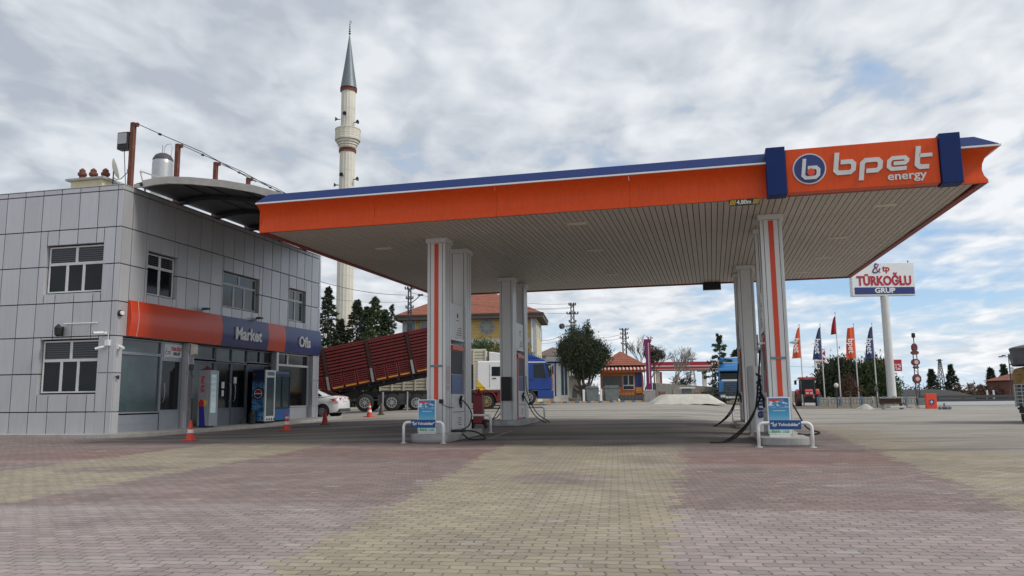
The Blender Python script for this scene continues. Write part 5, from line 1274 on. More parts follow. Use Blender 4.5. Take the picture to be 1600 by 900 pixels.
t = TT('small_bush', 'brown green bush below the teal window of the yellow building', 'shrub', 820, 68); bushy(t, [(0, 0, 2.6, .9, .8, 1.9)], 3500, 10, 'leaf_pine', .13)
# big dark tree
t = TT('cedar_tree', 'large dense dark evergreen tree left of the orange kiosk', 'tree', 914, 64)
tr = MB(); rg = random.Random(4)
for k in range(7):
    a = k*.9; tr.tube([(.15*math.cos(a), .12*math.sin(a), 0), (.4*math.cos(a), .3*math.sin(a), 1.2), (.9*math.cos(a), .7*math.sin(a), 2.6), (1.2*math.cos(a), .9*math.sin(a), 4.0)], [.10, .08, .06, .03], 6)
bushy(t, [(-.3, 0, 4.1, 1.6, 1.5, 1.3), (-1.15, 0, 3.9, .85, 1.0, 1.2), (.95, 0, 3.7, 1.05, 1.0, 1.1), (-.75, 0, 5.2, .62, .6, .95), (.35, 0, 5.5, .42, .5, .95), (-.1, 0, 4.9, .7, .6, .7), (1.75, 0, 3.75, .35, .5, .5), (-.2, 0, 2.6, .95, .9, .75), (.6, 0, 2.7, .7, .7, .6)], 46000, 11, 'leaf_dark', .078, tr, hollow=.25, upward=True)
t = TT('bare_shrub', 'tangle of bare reddish twigs below the dark evergreen tree', 'shrub', 912, 62.5); baretree(t, 3.6, .55, 3, 'bark', 5, .04, 9, .010, True)
t = TT('flowering_shrub', 'thin pinkish shrub between the evergreen tree and the kiosk', 'shrub', 925, 63); baretree(t, 3.4, .5, 8, 'lukpale', 5, .03, 5, .010, True)
t = TT('bare_tree', 'pale leafless tree in front of the red roofed station and grey wall', 'tree', 1047, 60); baretree(t, 5.0, .62, 21, 'bark_pale', 6, .075, 2, .010)
t = TT('bare_tree', 'leafless grey thicket behind the wall under the red station roof', 'tree', 1064, 95); baretree(t, 6.2, .7, 5, 'bark', 6, .08, 4, .016, True)
t = TT('bare_tree', 'twiggy crown rising behind the kiosk roof', 'tree', 1001, 85); baretree(t, 7.4, .5, 6, 'bark', 6, .09, 2, .014)
t = TT('umbrella_pine', 'small dark round topped pine right of the purple totem', 'tree', 1023, 100); bushy(t, [(0, 0, 5.6, 1.1, 1, .8)], 1500, 2, 'leaf_dark', .16, MB().cyl((0, 0, 0), (0, 0, 5.4), .09))
t = TT('conifer', 'open branched conifer left of the light blue truck', 'tree', 1127, 62, FARG); spruce(t, top(1129, 524, 62), 2.3, 31, 'leaf_spruce', n_br=52, per=95, s=.085, gappy=.3, bare=.1, droop=.12, pw=.85)
t = TT('conifer', 'dark treetop just peeking over the light blue truck', 'tree', 1153, 90, FARG); spruce(t, top(1153, 548, 90), 2.4, 33, 'leaf_dark', n_br=90, per=40, s=.18)
# dark mass of evergreens behind the flags
t = TT('evergreen_bush', 'big spreading dark evergreen behind the left flagpoles', 'tree', 1316, 73)
bushy(t, [(0, 0, 2.2, 2.1, 1.6, 1.9), (-1.2, 0, 1.7, 1.2, 1.2, 1.5), (1.1, 0, 1.9, 1.4, 1.3, 1.7), (.1, 0, 3.4, .9, .8, .85), (-.5, 0, 3.1, .9, .8, .9)], 22000, 14, 'leaf_dark', .13, MB().cyl((0, 0, 0), (0, 0, 2.5), .16), upward=True)
t = TT('evergreen_bush', 'dark evergreen bush against the foot of the tall white sign pole', 'tree', 1369, 72)
bushy(t, [(0, 0, 2.1, 1.6, 1.3, 1.9), (.9, 0, 1.4, 1.2, 1.1, 1.3), (-.6, 0, 3.2, .8, .7, .8), (.2, 0, 3.1, .8, .7, .7)], 16000, 15, 'leaf_pine', .125, MB().cyl((0, 0, 0), (0, 0, 2.5), .16), upward=True)
t = TT('brown_bush', 'rust brown dried bush in front of the dark evergreens', 'shrub', 1328, 66.5); bushy(t, [(0, 0, 1.4, .75, .7, .9), (0, 0, 2.0, .45, .4, .6)], 3500, 16, 'leaf_brown', .08, MB().tube([(0, 0, 0), (.1, 0, 1.2), (0, 0, 2.3)], .04))
for px, py, Y_, r_, seed, lab, key in ((1458, 578, 120, 2.2, 41, 'dark wide conifer right of the brown sign mast', 'leaf_dark'), (1488, 571, 120, 1.9, 42, 'slim conifer beside the distant pylon', 'leaf_dark'), (1550, 576, 118, 2.2, 43, 'dark conifer among bare trees before the brick house', 'leaf_dark'), (1571, 570, 116, 1.3, 44, 'narrow conifer left of the street lamp', 'leaf_spruce')):
    t = TT('conifer', lab, 'tree', px, Y_, 'conifers across the road'); spruce(t, top(px, py, Y_), r_*1.15, seed, key, n_br=70, per=40, s=.19, bare=.02, gappy=.3, pw=1.1, droop=.4)
for px, Y_, h_, sd, lab in ((1500, 126, 4.0, 51, 'low grey leafless tree right of the slim conifer'), (1522, 122, 5.6, 52, 'spreading pale leafless tree in the middle of the roadside scrub'), (1536, 116, 4.6, 53, 'twiggy leafless tree left of the bare tree group'), (1563, 112, 4.4, 54, 'leafless tree between the two right conifers'), (1581, 110, 4.8, 55, 'leafless tree in front of the red brick house')):
    t = TT('bare_tree', lab, 'tree', px, Y_, 'leafless trees across the road'); baretree(t, h_, .68, sd, 'bark' if sd % 2 else 'bark_pale', 6, .09, 3, .022, True)
sc = thing('roadside_scrub', 'low brown scrub lining the far side of the road', 'scrub'); sc['kind'] = 'stuff'
rg_ = np.random.default_rng(77); n = 26000; X_ = rg_.uniform(44, 100, n); Yy = rg_.uniform(106, 116, n); Zt = np.abs(rg_.normal(size=n))*.55*(1+.5*np.sin(X_*.7))
V, Fc = leaves(np.stack([X_, Yy, Zt], 1), .20, rg_, 2.4); o_ = npmesh('roadside_scrub_leaves', V, Fc, 'leaf_brown', None)
bpy.data.objects.remove(sc); o_.name = 'roadside_scrub'; tag(o_, 'low brown scrub lining the far side of the road', 'scrub', kind='stuff')
n = 9000; X_ = rg_.uniform(-16, 19, n); Yy = 70+rg_.random(n)*2; Zt = .6+np.abs(rg_.normal(size=n))*.4
for px, lab in ((1542, 'white marker post left of the right scrub'), (1552, 'white marker post right of the first one by the scrub')):
    t = TT('marker_post', lab, 'post', px, 98, 'white posts by the far verge'); MB().cyl((0, 0, 0), (0, 0, 1.3), .12, .10).build('post', 'white', t)

# ------------------------------------------------------------------ minaret
Ym = 85.0; p = BASE(536, Ym)
def mz(y): return AT(540, y, Ym).z-p.z
t = thing('minaret', 'tall pale stone minaret with one balcony and grey conical spire', 'minaret', (p.x, p.y, p.z))
fl_ = lambda a: 1-.045*abs(math.sin(a*8))**.5
def shaft(z0, z1, r0, r1):
    pr = []; n = max(2, int((z1-z0)/2.2))
    for i in range(n):
        a, b_ = z0+(z1-z0)*i/n, z0+(z1-z0)*(i+1)/n; ra, rb_ = r0+(r1-r0)*i/n, r0+(r1-r0)*(i+1)/n
        pr += [(ra*.975, a), (ra, a+.03), (rb_, b_-.03), (rb_*.975, b_-.001)]
    return MB().lathe(pr, n=128, mod=fl_)
smooth_angle(shaft(-.2, mz(237), .96, .86).build('shaft', 'marble', t), 25)
smooth_angle(shaft(mz(203), mz(142), .82, .80).build('upper_shaft', 'marble', t), 25)
zb, zr = mz(233), mz(203); H = zr-zb
bal = MB().lathe([(.88, zb), (.98, zb+.06*H), (.98, zb+.14*H), (1.1, zb+.17*H), (1.1, zb+.26*H), (1.24, zb+.29*H), (1.24, zb+.38*H), (1.42, zb+.41*H), (1.45, zb+.50*H), (1.40, zb+.52*H), (1.40, zb+.94*H), (1.45, zb+.96*H), (1.45, zb+1.0*H), (1.32, zb+1.0*H), (1.32, zb+.55*H), (.8, zb+.55*H)], n=16)
bal.build('balcony', 'marble', t)
rl = MB()
for k in range(16):
    a = 2*math.pi*(k+.5)/16; c, s_ = math.cos(a), math.sin(a)
    for j in range(3):
        for q in (-.13, 0, .13):
            rl.cyl((c*1.36-s_*q, s_*1.36+c*q, zb+(.60+.13*j)*H), (c*1.40-s_*q, s_*1.40+c*q, zb+(.60+.13*j)*H), .045, n=6)
rl.build('railing_piercing', 'stuccopale', t)
for y0, y1, r_ in ((237, 235, .90), (142, 140, .88)):
    z0, z1 = mz(y0), mz(y1); MB().lathe([(r_, z0), (r_+.06, z0+.1), (r_+.08, z1)], n=32).build('red_band', 'minred', t)
    MB().lathe([(r_+.02, z0-.12), (r_+.045, z0-.11), (r_+.045, z0-.01), (r_, z0-.005)], n=128, mod=lambda a: 1+.03*math.sin(a*24)).build('scalloped_edge', 'minred', t)
smooth_angle(MB().lathe([(.95, mz(138.5)), (.90, mz(136)), (.46, mz(96)), (.06, mz(56)), (.03, mz(55))], n=24).build('spire', 'lead', t), 40)
fz0, fz1 = mz(55.5), mz(32); D_ = fz1-fz0
fp = [(.04, fz0)]
for k in range(5): c = fz0+D_*(.12+.15*k); w_ = .15-.018*k; fp += [(.03, c-w_*.9), (w_, c), (.03, c+w_*.9)]
fp += [(.02, fz1)]
MB().lathe(fp, n=12).build('finial', 'darkmetal', t)
MB().tube([(.10, 0, fz0+D_*.80), (.17, 0, fz0+D_*.88), (.08, 0, fz0+D_*.97)], .03, 6).build('crescent', 'darkmetal', t)
for (a, y) in ((200, 188), (265, 184), (330, 194), (195, 290), (255, 278), (335, 282), (190, 300)):
    a = R(a); z = mz(y); c, s_ = math.cos(a), math.sin(a); r_ = .86
    MB().cyl((c*r_, s_*r_, z), (c*(r_+.25), s_*(r_+.25), z), .05).lathe([(.04, 0), (.07, .1), (.24, .36), (.25, .37), (.05, .12)], n=14).build('loudspeaker', 'darkgrey', t)
    lo_ = bpy.data.objects[-1] if False else None
    ob = [o__ for o__ in kids(t) if o__.name.startswith('loudspeaker')][-1]
    # turn the horn part outwards
    me = ob.data; n0 = 24
    Mx = Matrix.Translation((c*(r_+.2), s_*(r_+.2), z)) @ Vector((c, s_, 0)).to_track_quat('Z', 'Y').to_matrix().to_4x4()
    for v in me.vertices[n0:]: v.co = Mx @ v.co

# ------------------------------------------------------------------ yellow brick building
Yb = 75.0; pc = AT(839, 600, Yb); t = thing('yellow_building', 'yellow brick two storey building with red tiled hip roof beyond the trucks', 'building', (pc.x, pc.y, .6), -.10)
Wd, Dp = 13.1, 7.5; ze = AT(800, 490, Yb).z-.6
MB().box(-Wd, 0, 0, Dp, -.5, ze).build('wall', 'brick_yellow', t)
MB().box(-.55, .02, -.03, 0, -.5, ze).build('corner_render', 'beltstone', t); MB().box(-Wd, -Wd+.5, -.03, 0, -.5, ze).build('corner_render', 'beltstone', t)
MB().box(.0, .03, .02, Dp, -.5, ze).build('side_render', 'stuccopale', t)
zb_ = AT(800, 533, Yb).z-.6
MB().box(-Wd+.52, -.57, -.05, -.001, zb_-.25, zb_+.25).build('belt_course', 'beltstone', t)
ov_ = .7; zr_ = AT(730, 457, Yb+4).z-.6
rf = MB().add([(-Wd-ov_, -ov_, ze), (ov_, -ov_, ze), (ov_, Dp+ov_, ze), (-Wd-ov_, Dp+ov_, ze), (-Wd+4.6, Dp/2, zr_), (-4.6, Dp/2, zr_)], [(0, 1, 5, 4), (1, 2, 5), (2, 3, 4, 5), (3, 0, 4)])
rf.build('roof', 'rooftile', t)
MB().box(-Wd-ov_, ov_, -ov_, Dp+ov_, ze-.45, ze-.02).build('eaves', 'fasciabrown', t)
MB().box(-Wd-ov_-.06, ov_+.06, -ov_-.06, -ov_, ze-.12, ze+.04).box(ov_, ov_+.06, -ov_-.06, Dp+ov_, ze-.12, ze+.04).build('gutter', 'brown', t)
MB().cyl((-.42, -.12, 0), (-.42, -.12, ze), .07).build('downpipe', 'white', t)
for x_ in (-1.7, -10.9, -12.2):
    f_ = MB().box(x_-.45, x_+.45, -.08, -.031, ze-1.85, ze-.55); f_ = f_.build('window', 'beltstone', t)
    MB().box(x_-.38, x_+.38, -.10, -.085, ze-1.78, ze-.62).build('pane', 'window_teal', f_)
for y_ in (2.2, 5.0, 7.6):
    for z_ in (ze-2.2, ze-5.2): MB().box(.031, .06, y_-.4, y_+.4, z_, z_+1.3).build('window', 'window_teal', t)
xm = AT(760, 510, Yb).x-pc.x; zm = AT(760, 510, Yb).z-.6
disc(MB(), (xm, zm), .80, 'y', -.03, -.001, 8).build('medallion', 'gardenwall', t); 
md = MB()
for k in range(8): a = k*math.pi/4; md.cyl((xm+.5*math.cos(a), -.031, zm+.5*math.sin(a)), (xm+.5*math.cos(a), -.05, zm+.5*math.sin(a)), .16, n=8)
md.build('medallion_relief', 'window_teal', t)

# small grey roofed house
p = BASE(865, 92); t = thing('grey_roof_house', 'small house with low brown hipped roof behind the blue booth', 'house', (p.x, p.y, .6), 0)
h_ = AT(865, 556, 92).z-.6
MB().box(-2.0, 2.2, 0, 4, 0, h_).build('wall', 'stuccopale', t)
MB().add([(-2.4, -.4, h_), (2.6, -.4, h_), (2.6, 4.4, h_), (-2.4, 4.4, h_), (.1, 2, h_+1.15)], [(0, 1, 4), (1, 2, 4), (2, 3, 4), (3, 0, 4), (3, 2, 1, 0)]).build('roof', 'tilebrown', t)
MB().box(1.3, 2.0, 1, 1.6, h_+.3, h_+1.4).build('chimney', 'darkbrick', t)
# white and blue framed booth
Yk = 64; p = BASE(869, Yk); t = thing('glazed_booth', 'white glazed booth with blue corner frames behind the blue cab', 'booth', (p.x, p.y, .6), -.1)
s_ = Yk/F_PX; x0, x1 = -.75, 1.02; h_ = AT(875, 565, Yk).z-.6
MB().box(x0, x1, 0, 2.2, .45, h_).build('wall', 'white_dirty', t)
MB().box(-.10, .0, -.03, -.001, .45, h_).box(x0, x1, -.04, -.001, h_-.12, h_).build('blue_frame', 'capblue', t)
for a in (.42, .70): MB().box(a, a+.22, -.02, -.001, .6, h_-.2).build('window', 'glass_teal', t)
MB().prism([(x0-.1, h_+.002), (x1+.15, h_+.002), (x1+.05, h_+.32), (x0, h_+.45)], 'y', -.15, 2.3).build('roof', 'silver', t)
stp = MB()
for k in range(4): stp.box(-.5+.05*k, 1.0, -1.6+.3*k, -1.3+.3*k if k < 3 else -.03, -.1, .12+.13*k)
stp.build('steps', 'concrete_pale', t)
t = TT('orange_post', 'square orange gatepost between the blue cab and the booth', 'post', 862, 60); MB().box(-.15, .15, -.15, .15, 0, AT(862, 580, 60).z-GZ(3, 60)).build('post', 'postorange', t)
MB().box(-.19, .19, -.19, .19, AT(862, 580, 60).z-GZ(3, 60)+.002, AT(862, 580, 60).z-GZ(3, 60)+.08).build('cap', 'postorange', t)
Yf = 66; p = BASE(898, Yf); t = thing('stone_fountain', 'carved pale stone street fountain with arched niche', 'fountain', (p.x, p.y, .6), -.08)
fz = AT(898, 590, Yf).z-.6
MB().box(-.55, .55, 0, .5, 0, fz).build('back_slab', 'concrete_pale', t, bevel=.02)
MB().prism([(-.6, fz), (.6, fz), (.35, fz+.18), (-.35, fz+.18)], 'y', -.05, .55).build('cornice', 'concrete_pale', t)
MB().prism([(-.22, .35), (.22, .35), (.22, .85), (.12, 1.08), (0, 1.2), (-.12, 1.08), (-.22, .85)], 'y', -.01, -.002).build('niche', 'kioskgrey', t)
MB().box(-.6, .6, -.6, -.002, 0, .32).build('basin', 'concrete', t, bevel=.02)
for s__ in (-1, 1): MB().box(s__*.50-.06, s__*.50+.06, -.06, -.001, .33, fz-.1).build('pilaster', 'stuccopale', t)
kb = MB(); mm('kerbyellow', (.55, .30, .10), .8, var=.3); mm('kerbblue', (.10, .16, .24), .8, var=.3)
kk = 0
for px in range(812, 1000, 6):
    a = BASE(px, 60); b_ = BASE(px+5.6, 60); kb.m(kk % 3).box(a.x, b_.x, 58.8+max(0, (px-930))*.02, 59.1+max(0, (px-930))*.02, a.z-.1, a.z+.13); kk += 1
tag(kb.build('kerb', ['concrete', 'kerbyellow', 'kerbblue'], bevel=.01), kind='structure')
def dumpster(px, Y_, w, h, lab):
    t = TT('dumpster', lab, 'dumpster', px, Y_, 'metal waste containers')
    MB().prism([(-w/2*.85, .15), (w/2*.85, .15), (w/2, h*.85), (-w/2, h*.85)], 'y', -.4, .4).build('bin_body', 'dumpster', t, bevel=.02)
    MB().prism([(-w/2-.03, h*.85+.003), (w/2+.03, h*.85+.003), (w/2-.1, h), (-w/2+.1, h)], 'y', -.44, .44).build('lid', 'dumpster', t, bevel=.02)
    MB().cyl((-w/2-.08, -.2, h*.7), (w/2+.08, -.2, h*.7), .03).build('lift_bar', 'steel', t)
    for s in (-1, 1):
        for y_ in (-.3, .3): MB().lathe([(.03, -.03), (.08, -.03), (.08, .03), (.03, .03)], (s*w*.38, y_, .08), 12, ax='x').build('wheel', 'rubber', t)
dumpster(925, 61, 1.0, 1.25, 'grey metal waste container left of the kiosk, nearer the tree')
dumpster(955, 62, 1.15, 1.3, 'grey metal waste container directly before the kiosk wall')
t = TT('gate_pillar', 'short white pillar beside the left waste container', 'post', 912, 60.6); MB().box(-.08, .08, -.08, .08, 0, 1.0).build('post', 'white', t)
t = TT('gate_pillar', 'short white pillar right of the left waste container', 'post', 939, 60.6); MB().box(-.08, .08, -.08, .08, 0, 1.05).build('post', 'white', t)

# ------------------------------------------------------------------ orange kiosk
Yk = 67; p = BASE(974, Yk); t = thing('orange_kiosk', 'orange and grey kiosk with tiled pyramid roof and striped awning', 'kiosk', (p.x, p.y, .6), -.06)
s_ = Yk/F_PX; x0, x1 = (942-974)*s_, (1004-974)*s_; he = AT(974, 571, Yk).z-.6; ha = AT(974, 549, Yk+2).z-.6
MB().m(0).box(x0, x1, 0, 3.4, .55, he-.1).m(1).box(x0-.02, x1+.02, -.02, 3.42, -.1, .55).build('wall', ['kioskorange', 'kioskgrey'], t)
MB().box(x0, x0+1.65, -.03, -.001, 1.25, 2.15).build('shutter', 'kioskgrey', t)
MB().box(x1-.62, x1-.05, -.03, -.001, .6, he-.5).build('poster_panel', 'navy', t); MB().box(x1-.6, x1-.08, -.045, -.031, .7, 1.2).build('poster_panel', 'yelloworange', t)
f_ = win('f', x0+1.72, x1-.72, .98, 2.25, t, [(0, .5, .3, 1), (.5, 1, .3, 1), (0, 1, 0, .3)])
f_.location.y = -.06
MB().add([(x0-.35, -.5, he), (x1+.35, -.5, he), (x1+.35, 3.8, he), (x0-.35, 3.8, he), ((x0+x1)/2, 1.7, ha)], [(0, 1, 4), (1, 2, 4), (2, 3, 4), (3, 0, 4), (3, 2, 1, 0)]).build('roof', 'rooftile', t)
aw = MB()
for k in range(26):
    a = x0-.3+k*(x1-x0+.6)/26; aw.m(k % 2).prism([(-.85, he-.42), (-.83, he-.30), (-.02, he-.06), (-.02, he-.10)], 'x', a, a+(x1-x0+.6)/26-.002)
aw.build('awning', ['lukred', 'tvwhite'], t)
MB().box(x0-.2, x1+.2, -.6, -.52, he-.62, he-.44).build('fascia', 'kioskorange', t)
for x_ in (x0-.1, x1+.1): MB().cyl((x_, -.75, -.05), (x_, -.75, he-.4), .03).build('awning_post', 'darkmetal', t)
t = TT('low_fence', 'low dark metal fence around the kiosk front', 'fence', 974, 65.2)
fm_ = MB()
for k in range(13): fm_.bar((-1.6+k*.28, 0, 0), (-1.6+k*.28, 0, .8), .015)
fm_.bar((-1.6, 0, .8), (1.8, 0, .8), .02).bar((-1.6, 0, .2), (1.8, 0, .2), .02); fm_.build('railing', 'darkmetal', t)
t = TT('white_bags', 'pile of small white bags at the foot of the kiosk', 'bags', 957, 62.8)
MB().lathe([(.02, 0), (.2, .05), (.22, .2), (.1, .32), (.02, .34)], n=10).lathe([(.02, 0), (.2, .05), (.2, .18), (.1, .26), (.02, .28)], (.4, .05, 0), 10).build('bag', 'white_dirty', t)

# purple totem
Yp = 64; p = BASE(1015, Yp); t = thing('purple_totem', 'faded purple price totem on a concrete base with broken top', 'totem', (p.x, p.y, p.z), -.15)
zt = AT(1014, 530, Yp).z-p.z; zb = AT(1014, 609, Yp).z-p.z
MB().box(-.46, .46, -.45, .45, -.1, zb-.02).build('base', 'concrete', t, bevel=.03)
MB().prism([(-.24, zb), (.22, zb), (.16, zt*.75), (.20, zt), (-.36, zt), (-.22, zt*.7)], 'y', -.16, .16).build('column', 'purple', t, bevel=.02)
MB().box(-.02, .06, -.17, -.161, zb+.5, zt-.3).build('pale_stripe', 'lukpale', t)
jk = MB(); rg = random.Random(9)
for k in range(34): x_, z_ = rg.uniform(.0, .42), zt+rg.uniform(-1.1, .22); jk.bar((x_, rg.uniform(-.1, .1), z_), (x_+rg.uniform(-.18, .18), 0, z_+rg.uniform(-.05, .25)), .04)
jk.build('broken_frame', 'totembrown', t)
MB().box(.28, .52, -.1, .1, zb-.7, zb+.5).build('side_cabinet', 'darkgrey', t)
# grey yard wall
wl = thing('concrete_wall', 'long grey concrete yard wall running right behind the paved ramp', 'wall'); mb = MB()
prev = None; N_ = 14
for k in range(N_):
    pa, pb = 1020+k*8.2, 1020+(k+1)*8.2; ya = 66; A_ = AT(pa, 598+k*.55, ya); B_ = AT(pb, 598+(k+1)*.55, ya); za = GZ(A_.x, ya)
    mb.add([(A_.x, ya, za-.3), (B_.x-.01, ya, za-.3), (B_.x-.01, ya+.2, za-.3), (A_.x, ya+.2, za-.3), (A_.x, ya, A_.z), (B_.x-.01, ya, B_.z), (B_.x-.01, ya+.2, B_.z), (A_.x, ya+.2, A_.z)], [(3,2,1,0),(4,5,6,7),(0,1,5,4),(1,2,6,5),(2,3,7,6),(3,0,4,7)])
mb.build('wall_panels', 'gardenwall', wl)
# paved ramp mound
p = BASE(1069, 53); t = thing('concrete_ramp', 'pale concrete loading ramp, a low flat topped mound', 'ramp', (p.x, p.y, p.z), -.03)
hwid = 54/F_PX*53
def rampf(u, v):
    x_ = (u*2-1); y_ = v*2-1; r_ = max(abs(x_)**1.0, abs(y_)); h__ = .62*min(1, max(0, (1-abs(x_))/.42))**.8*min(1, max(0, (1-abs(y_))/.30))**.8
    return (x_*hwid, y_*1.9, h__-.03+.02*math.sin(x_*17)*math.sin(y_*11))
smooth_angle(MB().grid(rampf, 60, 16).build('ramp_surface', 'concrete_pale', t), 60)
for px, lab in ((1037, 'red brick stub at the left top of the ramp'), (1093, 'red brick stub at the right top of the ramp')):
    q = BASE(px, 54); tt_ = thing('brick_stub', lab, 'brick block', (q.x, q.y+.6, q.z+.45), 0, 'brick stubs on the ramp'); MB().box(-.22, .22, -.15, .15, 0, .34).build('bricks', 'darkbrick', tt_, bevel=.02)
q = BASE(1073, 56); tt_ = thing('stone_table', 'small grey table on the far side of the ramp', 'table', (q.x, q.y, q.z), 0)
MB().box(-.55, .55, -.3, .3, .98, 1.08).build('table_top', 'white_dirty', tt_); MB().prism([(-.4, 0), (.4, 0), (.3, .975), (-.3, .975)], 'y', -.15, .15).build('leg', 'kioskgrey', tt_)
# railings by the conifer
t = TT('tree_guard', 'dark metal railing beside the open branched conifer', 'railing', 1117, 58)
fm_ = MB()
for k in range(9): fm_.bar((-.45+k*.24, 0, 0), (-.45+k*.24, 0, .75), .018)
fm_.bar((-.45, 0, .75), (1.5, 0, .75), .025).bar((-.1, .1, 0), (-.1, .1, 2.4), .04); fm_.build('railing', 'darkmetal', t)

# red station far behind
Yl = 112; p = BASE(1085, Yl); t = thing('red_station_canopy', 'distant flat petrol canopy with dark red fascia and white lettering', 'canopy', (p.x, p.y, p.z), .0)
s_ = Yl/F_PX; x0, x1 = (1012-1085)*s_, (1165-1085)*s_; za, zb = AT(1085, 577, Yl).z-p.z, AT(1085, 565, Yl).z-p.z
MB().box(x0, x1, 0, 7, za+.08, zb).build('fascia', 'lukred', t); MB().box(x0, x1, -.03, -.001, za+.40, za+.58).build('pale_band', 'lukpale', t)
MB().box(x0, x1, -.01, 6.9, za, za+.078).build('soffit', 'soffit', t)
for px in (1031, 1104): x_ = (px-1085)*s_; MB().box(x_-.26, x_+.26, .8, 1.3, -.5, za-.002).build('column', 'tvwhite', t)
x_ = (1034-1085)*s_; MB().box(x_-.0, x_+.28, .7, .79, 0, za-.3).build('column_sign', 'lukred', t)
text('LUKOIL', .85, RX, UZ, ((1129-1085)*s_, -.04, (za+zb)/2+.05), 'white', t, bold=.02, depth=.02)
MB().box((1091-1085)*s_, (1098-1085)*s_, -.0, .3, za-.35, za-.01).build('height_board', 'kioskgrey', t)
t = TT('small_billboard', 'small pale billboard on two legs under the red station roof', 'sign', 1093, 100); MB().box(-.5, .5, 0, .06, .75, 1.4).build('board', 'tvwhite', t); MB().bar((-.3, .03, 0), (-.3, .03, .75), .03).bar((.3, .03, 0), (.3, .03, .75), .03).build('leg', 'darkmetal', t)

# ------------------------------------------------------------------ masts and wires
def lattice(px, py, Y_, wb, wt, lab, arms=(), group='steel lattice masts', key='darkmetal'):
    t = TT('lattice_mast', lab, 'pole', px, Y_, group); h = top(px, py, Y_); m_ = MB(); n = max(8, int(h/.55)); th = .035+Y_*.0003
    P = lambda sx, sy, z: Vector((sx*(wb+(wt-wb)*z/h)/2, sy*(wb+(wt-wb)*z/h)/2, z))
    for sx, sy in ((-1,-1),(1,-1),(1,1),(-1,1)): m_.bar(P(sx, sy, 0), P(sx, sy, h), th)
    for k in range(n):
        z0, z1 = h*k/n, h*(k+1)/n
        for (a, b_) in (((-1,-1),(1,-1)), ((1,-1),(1,1)), ((1,1),(-1,1)), ((-1,1),(-1,-1))):
            if k % 2: a, b_ = b_, a
            m_.bar(P(*a, z0), P(*b_, z1), th*.6)
    m_.build('lattice', key, t)
    for f_, w_ in arms:
        ar = MB()
        ar.bar((-w_, 0, h*f_), (w_, 0, h*f_), th)
        for s in (-1, -.5, .5, 1): ar.cyl((s*w_, 0, h*f_), (s*w_, 0, h*f_+.22), .06, n=6)
        ar.build('crossarm', key, t)
    return t, h
m1, h1 = lattice(639, 449, 66, .40, .20, 'steel lattice power mast left of the yellow building above the tipper', ((.985, .38), (.90, .28), (.82, .3)))
MB().tube([(.1, 0, h1*.86), (.6, 0, h1*.90), (.9, 0, h1*.93)], .04, 6).box(.7, 1.15, -.08, .08, h1*.925, h1*.94).build('street_light', 'darkgrey', m1)
m2, h2 = lattice(897, 473, 72, .48, .24, 'steel lattice power mast rising behind the dark evergreen tree', ((.975, .3), (.885, .5), (.80, .3)))
MB().cyl((-1.1, 0, h2*.76), (-.9, -.2, h2*.76), .25, .25).cyl((-.9, 0, h2*.76), (0, 0, h2*.76), .03).build('floodlight', 'darkgrey', m2)
m3, h3 = lattice(978, 513, 96, .62, .34, 'steel lattice power mast behind the kiosk roof', ((.98, .5), (.92, .42), (.86, .5), (.78, .4)))
lattice(1083, 559, 150, 1.3, .3, 'faint lattice mast under the red station roof', ((.95, .8),), key='steel')
lattice(1472, 561, 200, 1.7, .35, 'thin distant pylon between the two conifers across the road', ((.96, .7),))
def wire(a, b_, sag, lab, r=.018):
    a, b_ = Vector(a), Vector(b_); t = thing('power_line', lab, 'cable', tuple(a), 0, 'overhead wires'); pts = []
    for i in range(25):
        u = i/24; q = a.lerp(b_, u)-a; q.z -= sag*4*u*(1-u); pts.append(q)
    MB().tube(pts, r, 4).build('wire', 'darkmetal', t)
A1 = AT(639, 461, 66)
wire(AT(495, 438, 60), A1, .3, 'upper overhead wire crossing in front of the minaret foot', .024)
wire(AT(495, 463, 62), AT(639, 471, 66), .25, 'thin overhead wire below the upper one near the minaret', .014)
wire(AT(495, 505, 60), AT(590, 530, 70), .2, 'wire drooping in front of the conifers', .02)
wire(AT(641, 457, 66), AT(895, 480, 72), .6, 'overhead wire running behind the columns to the next mast', .018)
for y0, y1, l in ((473, 474, 'top'), (482, 481, 'second'), (486, 489, 'third')): wire(AT(820, y0, 70), AT(895, y1, 72), .12, l+' wire reaching the mast above the evergreen tree from the left', .016)
wire(AT(845, 532, 66), AT(892, 512, 72), .35, 'sagging cable rising from the yellow building to the mast', .022)
wire(AT(845, 536, 66), AT(890, 522, 72), .3, 'lower sagging cable rising toward the mast', .016)
wire(AT(900, 520, 72), AT(976, 520, 96), .5, 'upper wire between the evergreen mast and the kiosk mast', .022)
wire(AT(900, 524, 72), AT(976, 526, 96), .5, 'lower wire between the evergreen mast and the kiosk mast', .018)
wire(AT(1230, 572, 150), AT(1290, 573, 150), .1, 'faint distant wire beside the left flags', .03)

# ------------------------------------------------------------------ big sign, flags, fence
Yq = 70; p = BASE(1393, Yq); t = thing('tall_sign', 'tall white roadside sign board on a thick white pole', 'sign', (p.x, p.y, p.z), .0)
zt_, zb_ = AT(1425, 411, Yq).z-p.z, AT(1428, 462, Yq).z-p.z
hh = zb_; px_ = AT(1381, 466, Yq).x-p.x
MB().lathe([(.40, -.1), (.39, .3), (.36, 3), (.34, hh)], n=24).build('pole', 'white_dirty', t, smooth=False)
smooth_angle([k for k in kids(t)][0])
xl_, xr_ = AT(1329, 440, Yq).x-p.x, AT(1427, 440, Yq).x-p.x
cx_ = (xl_+xr_)/2; 
sb = rbox(xl_, xr_, -.30, .30, zb_, zt_).build('board', 'white', t, bevel=.03)
wS = xr_-xl_; hS = zt_-zb_
MB().box(xl_+.18, xr_-.10, -.325, -.301, zb_+.045*hS, zb_+.255*hS).build('blue_band', 'navy', t)
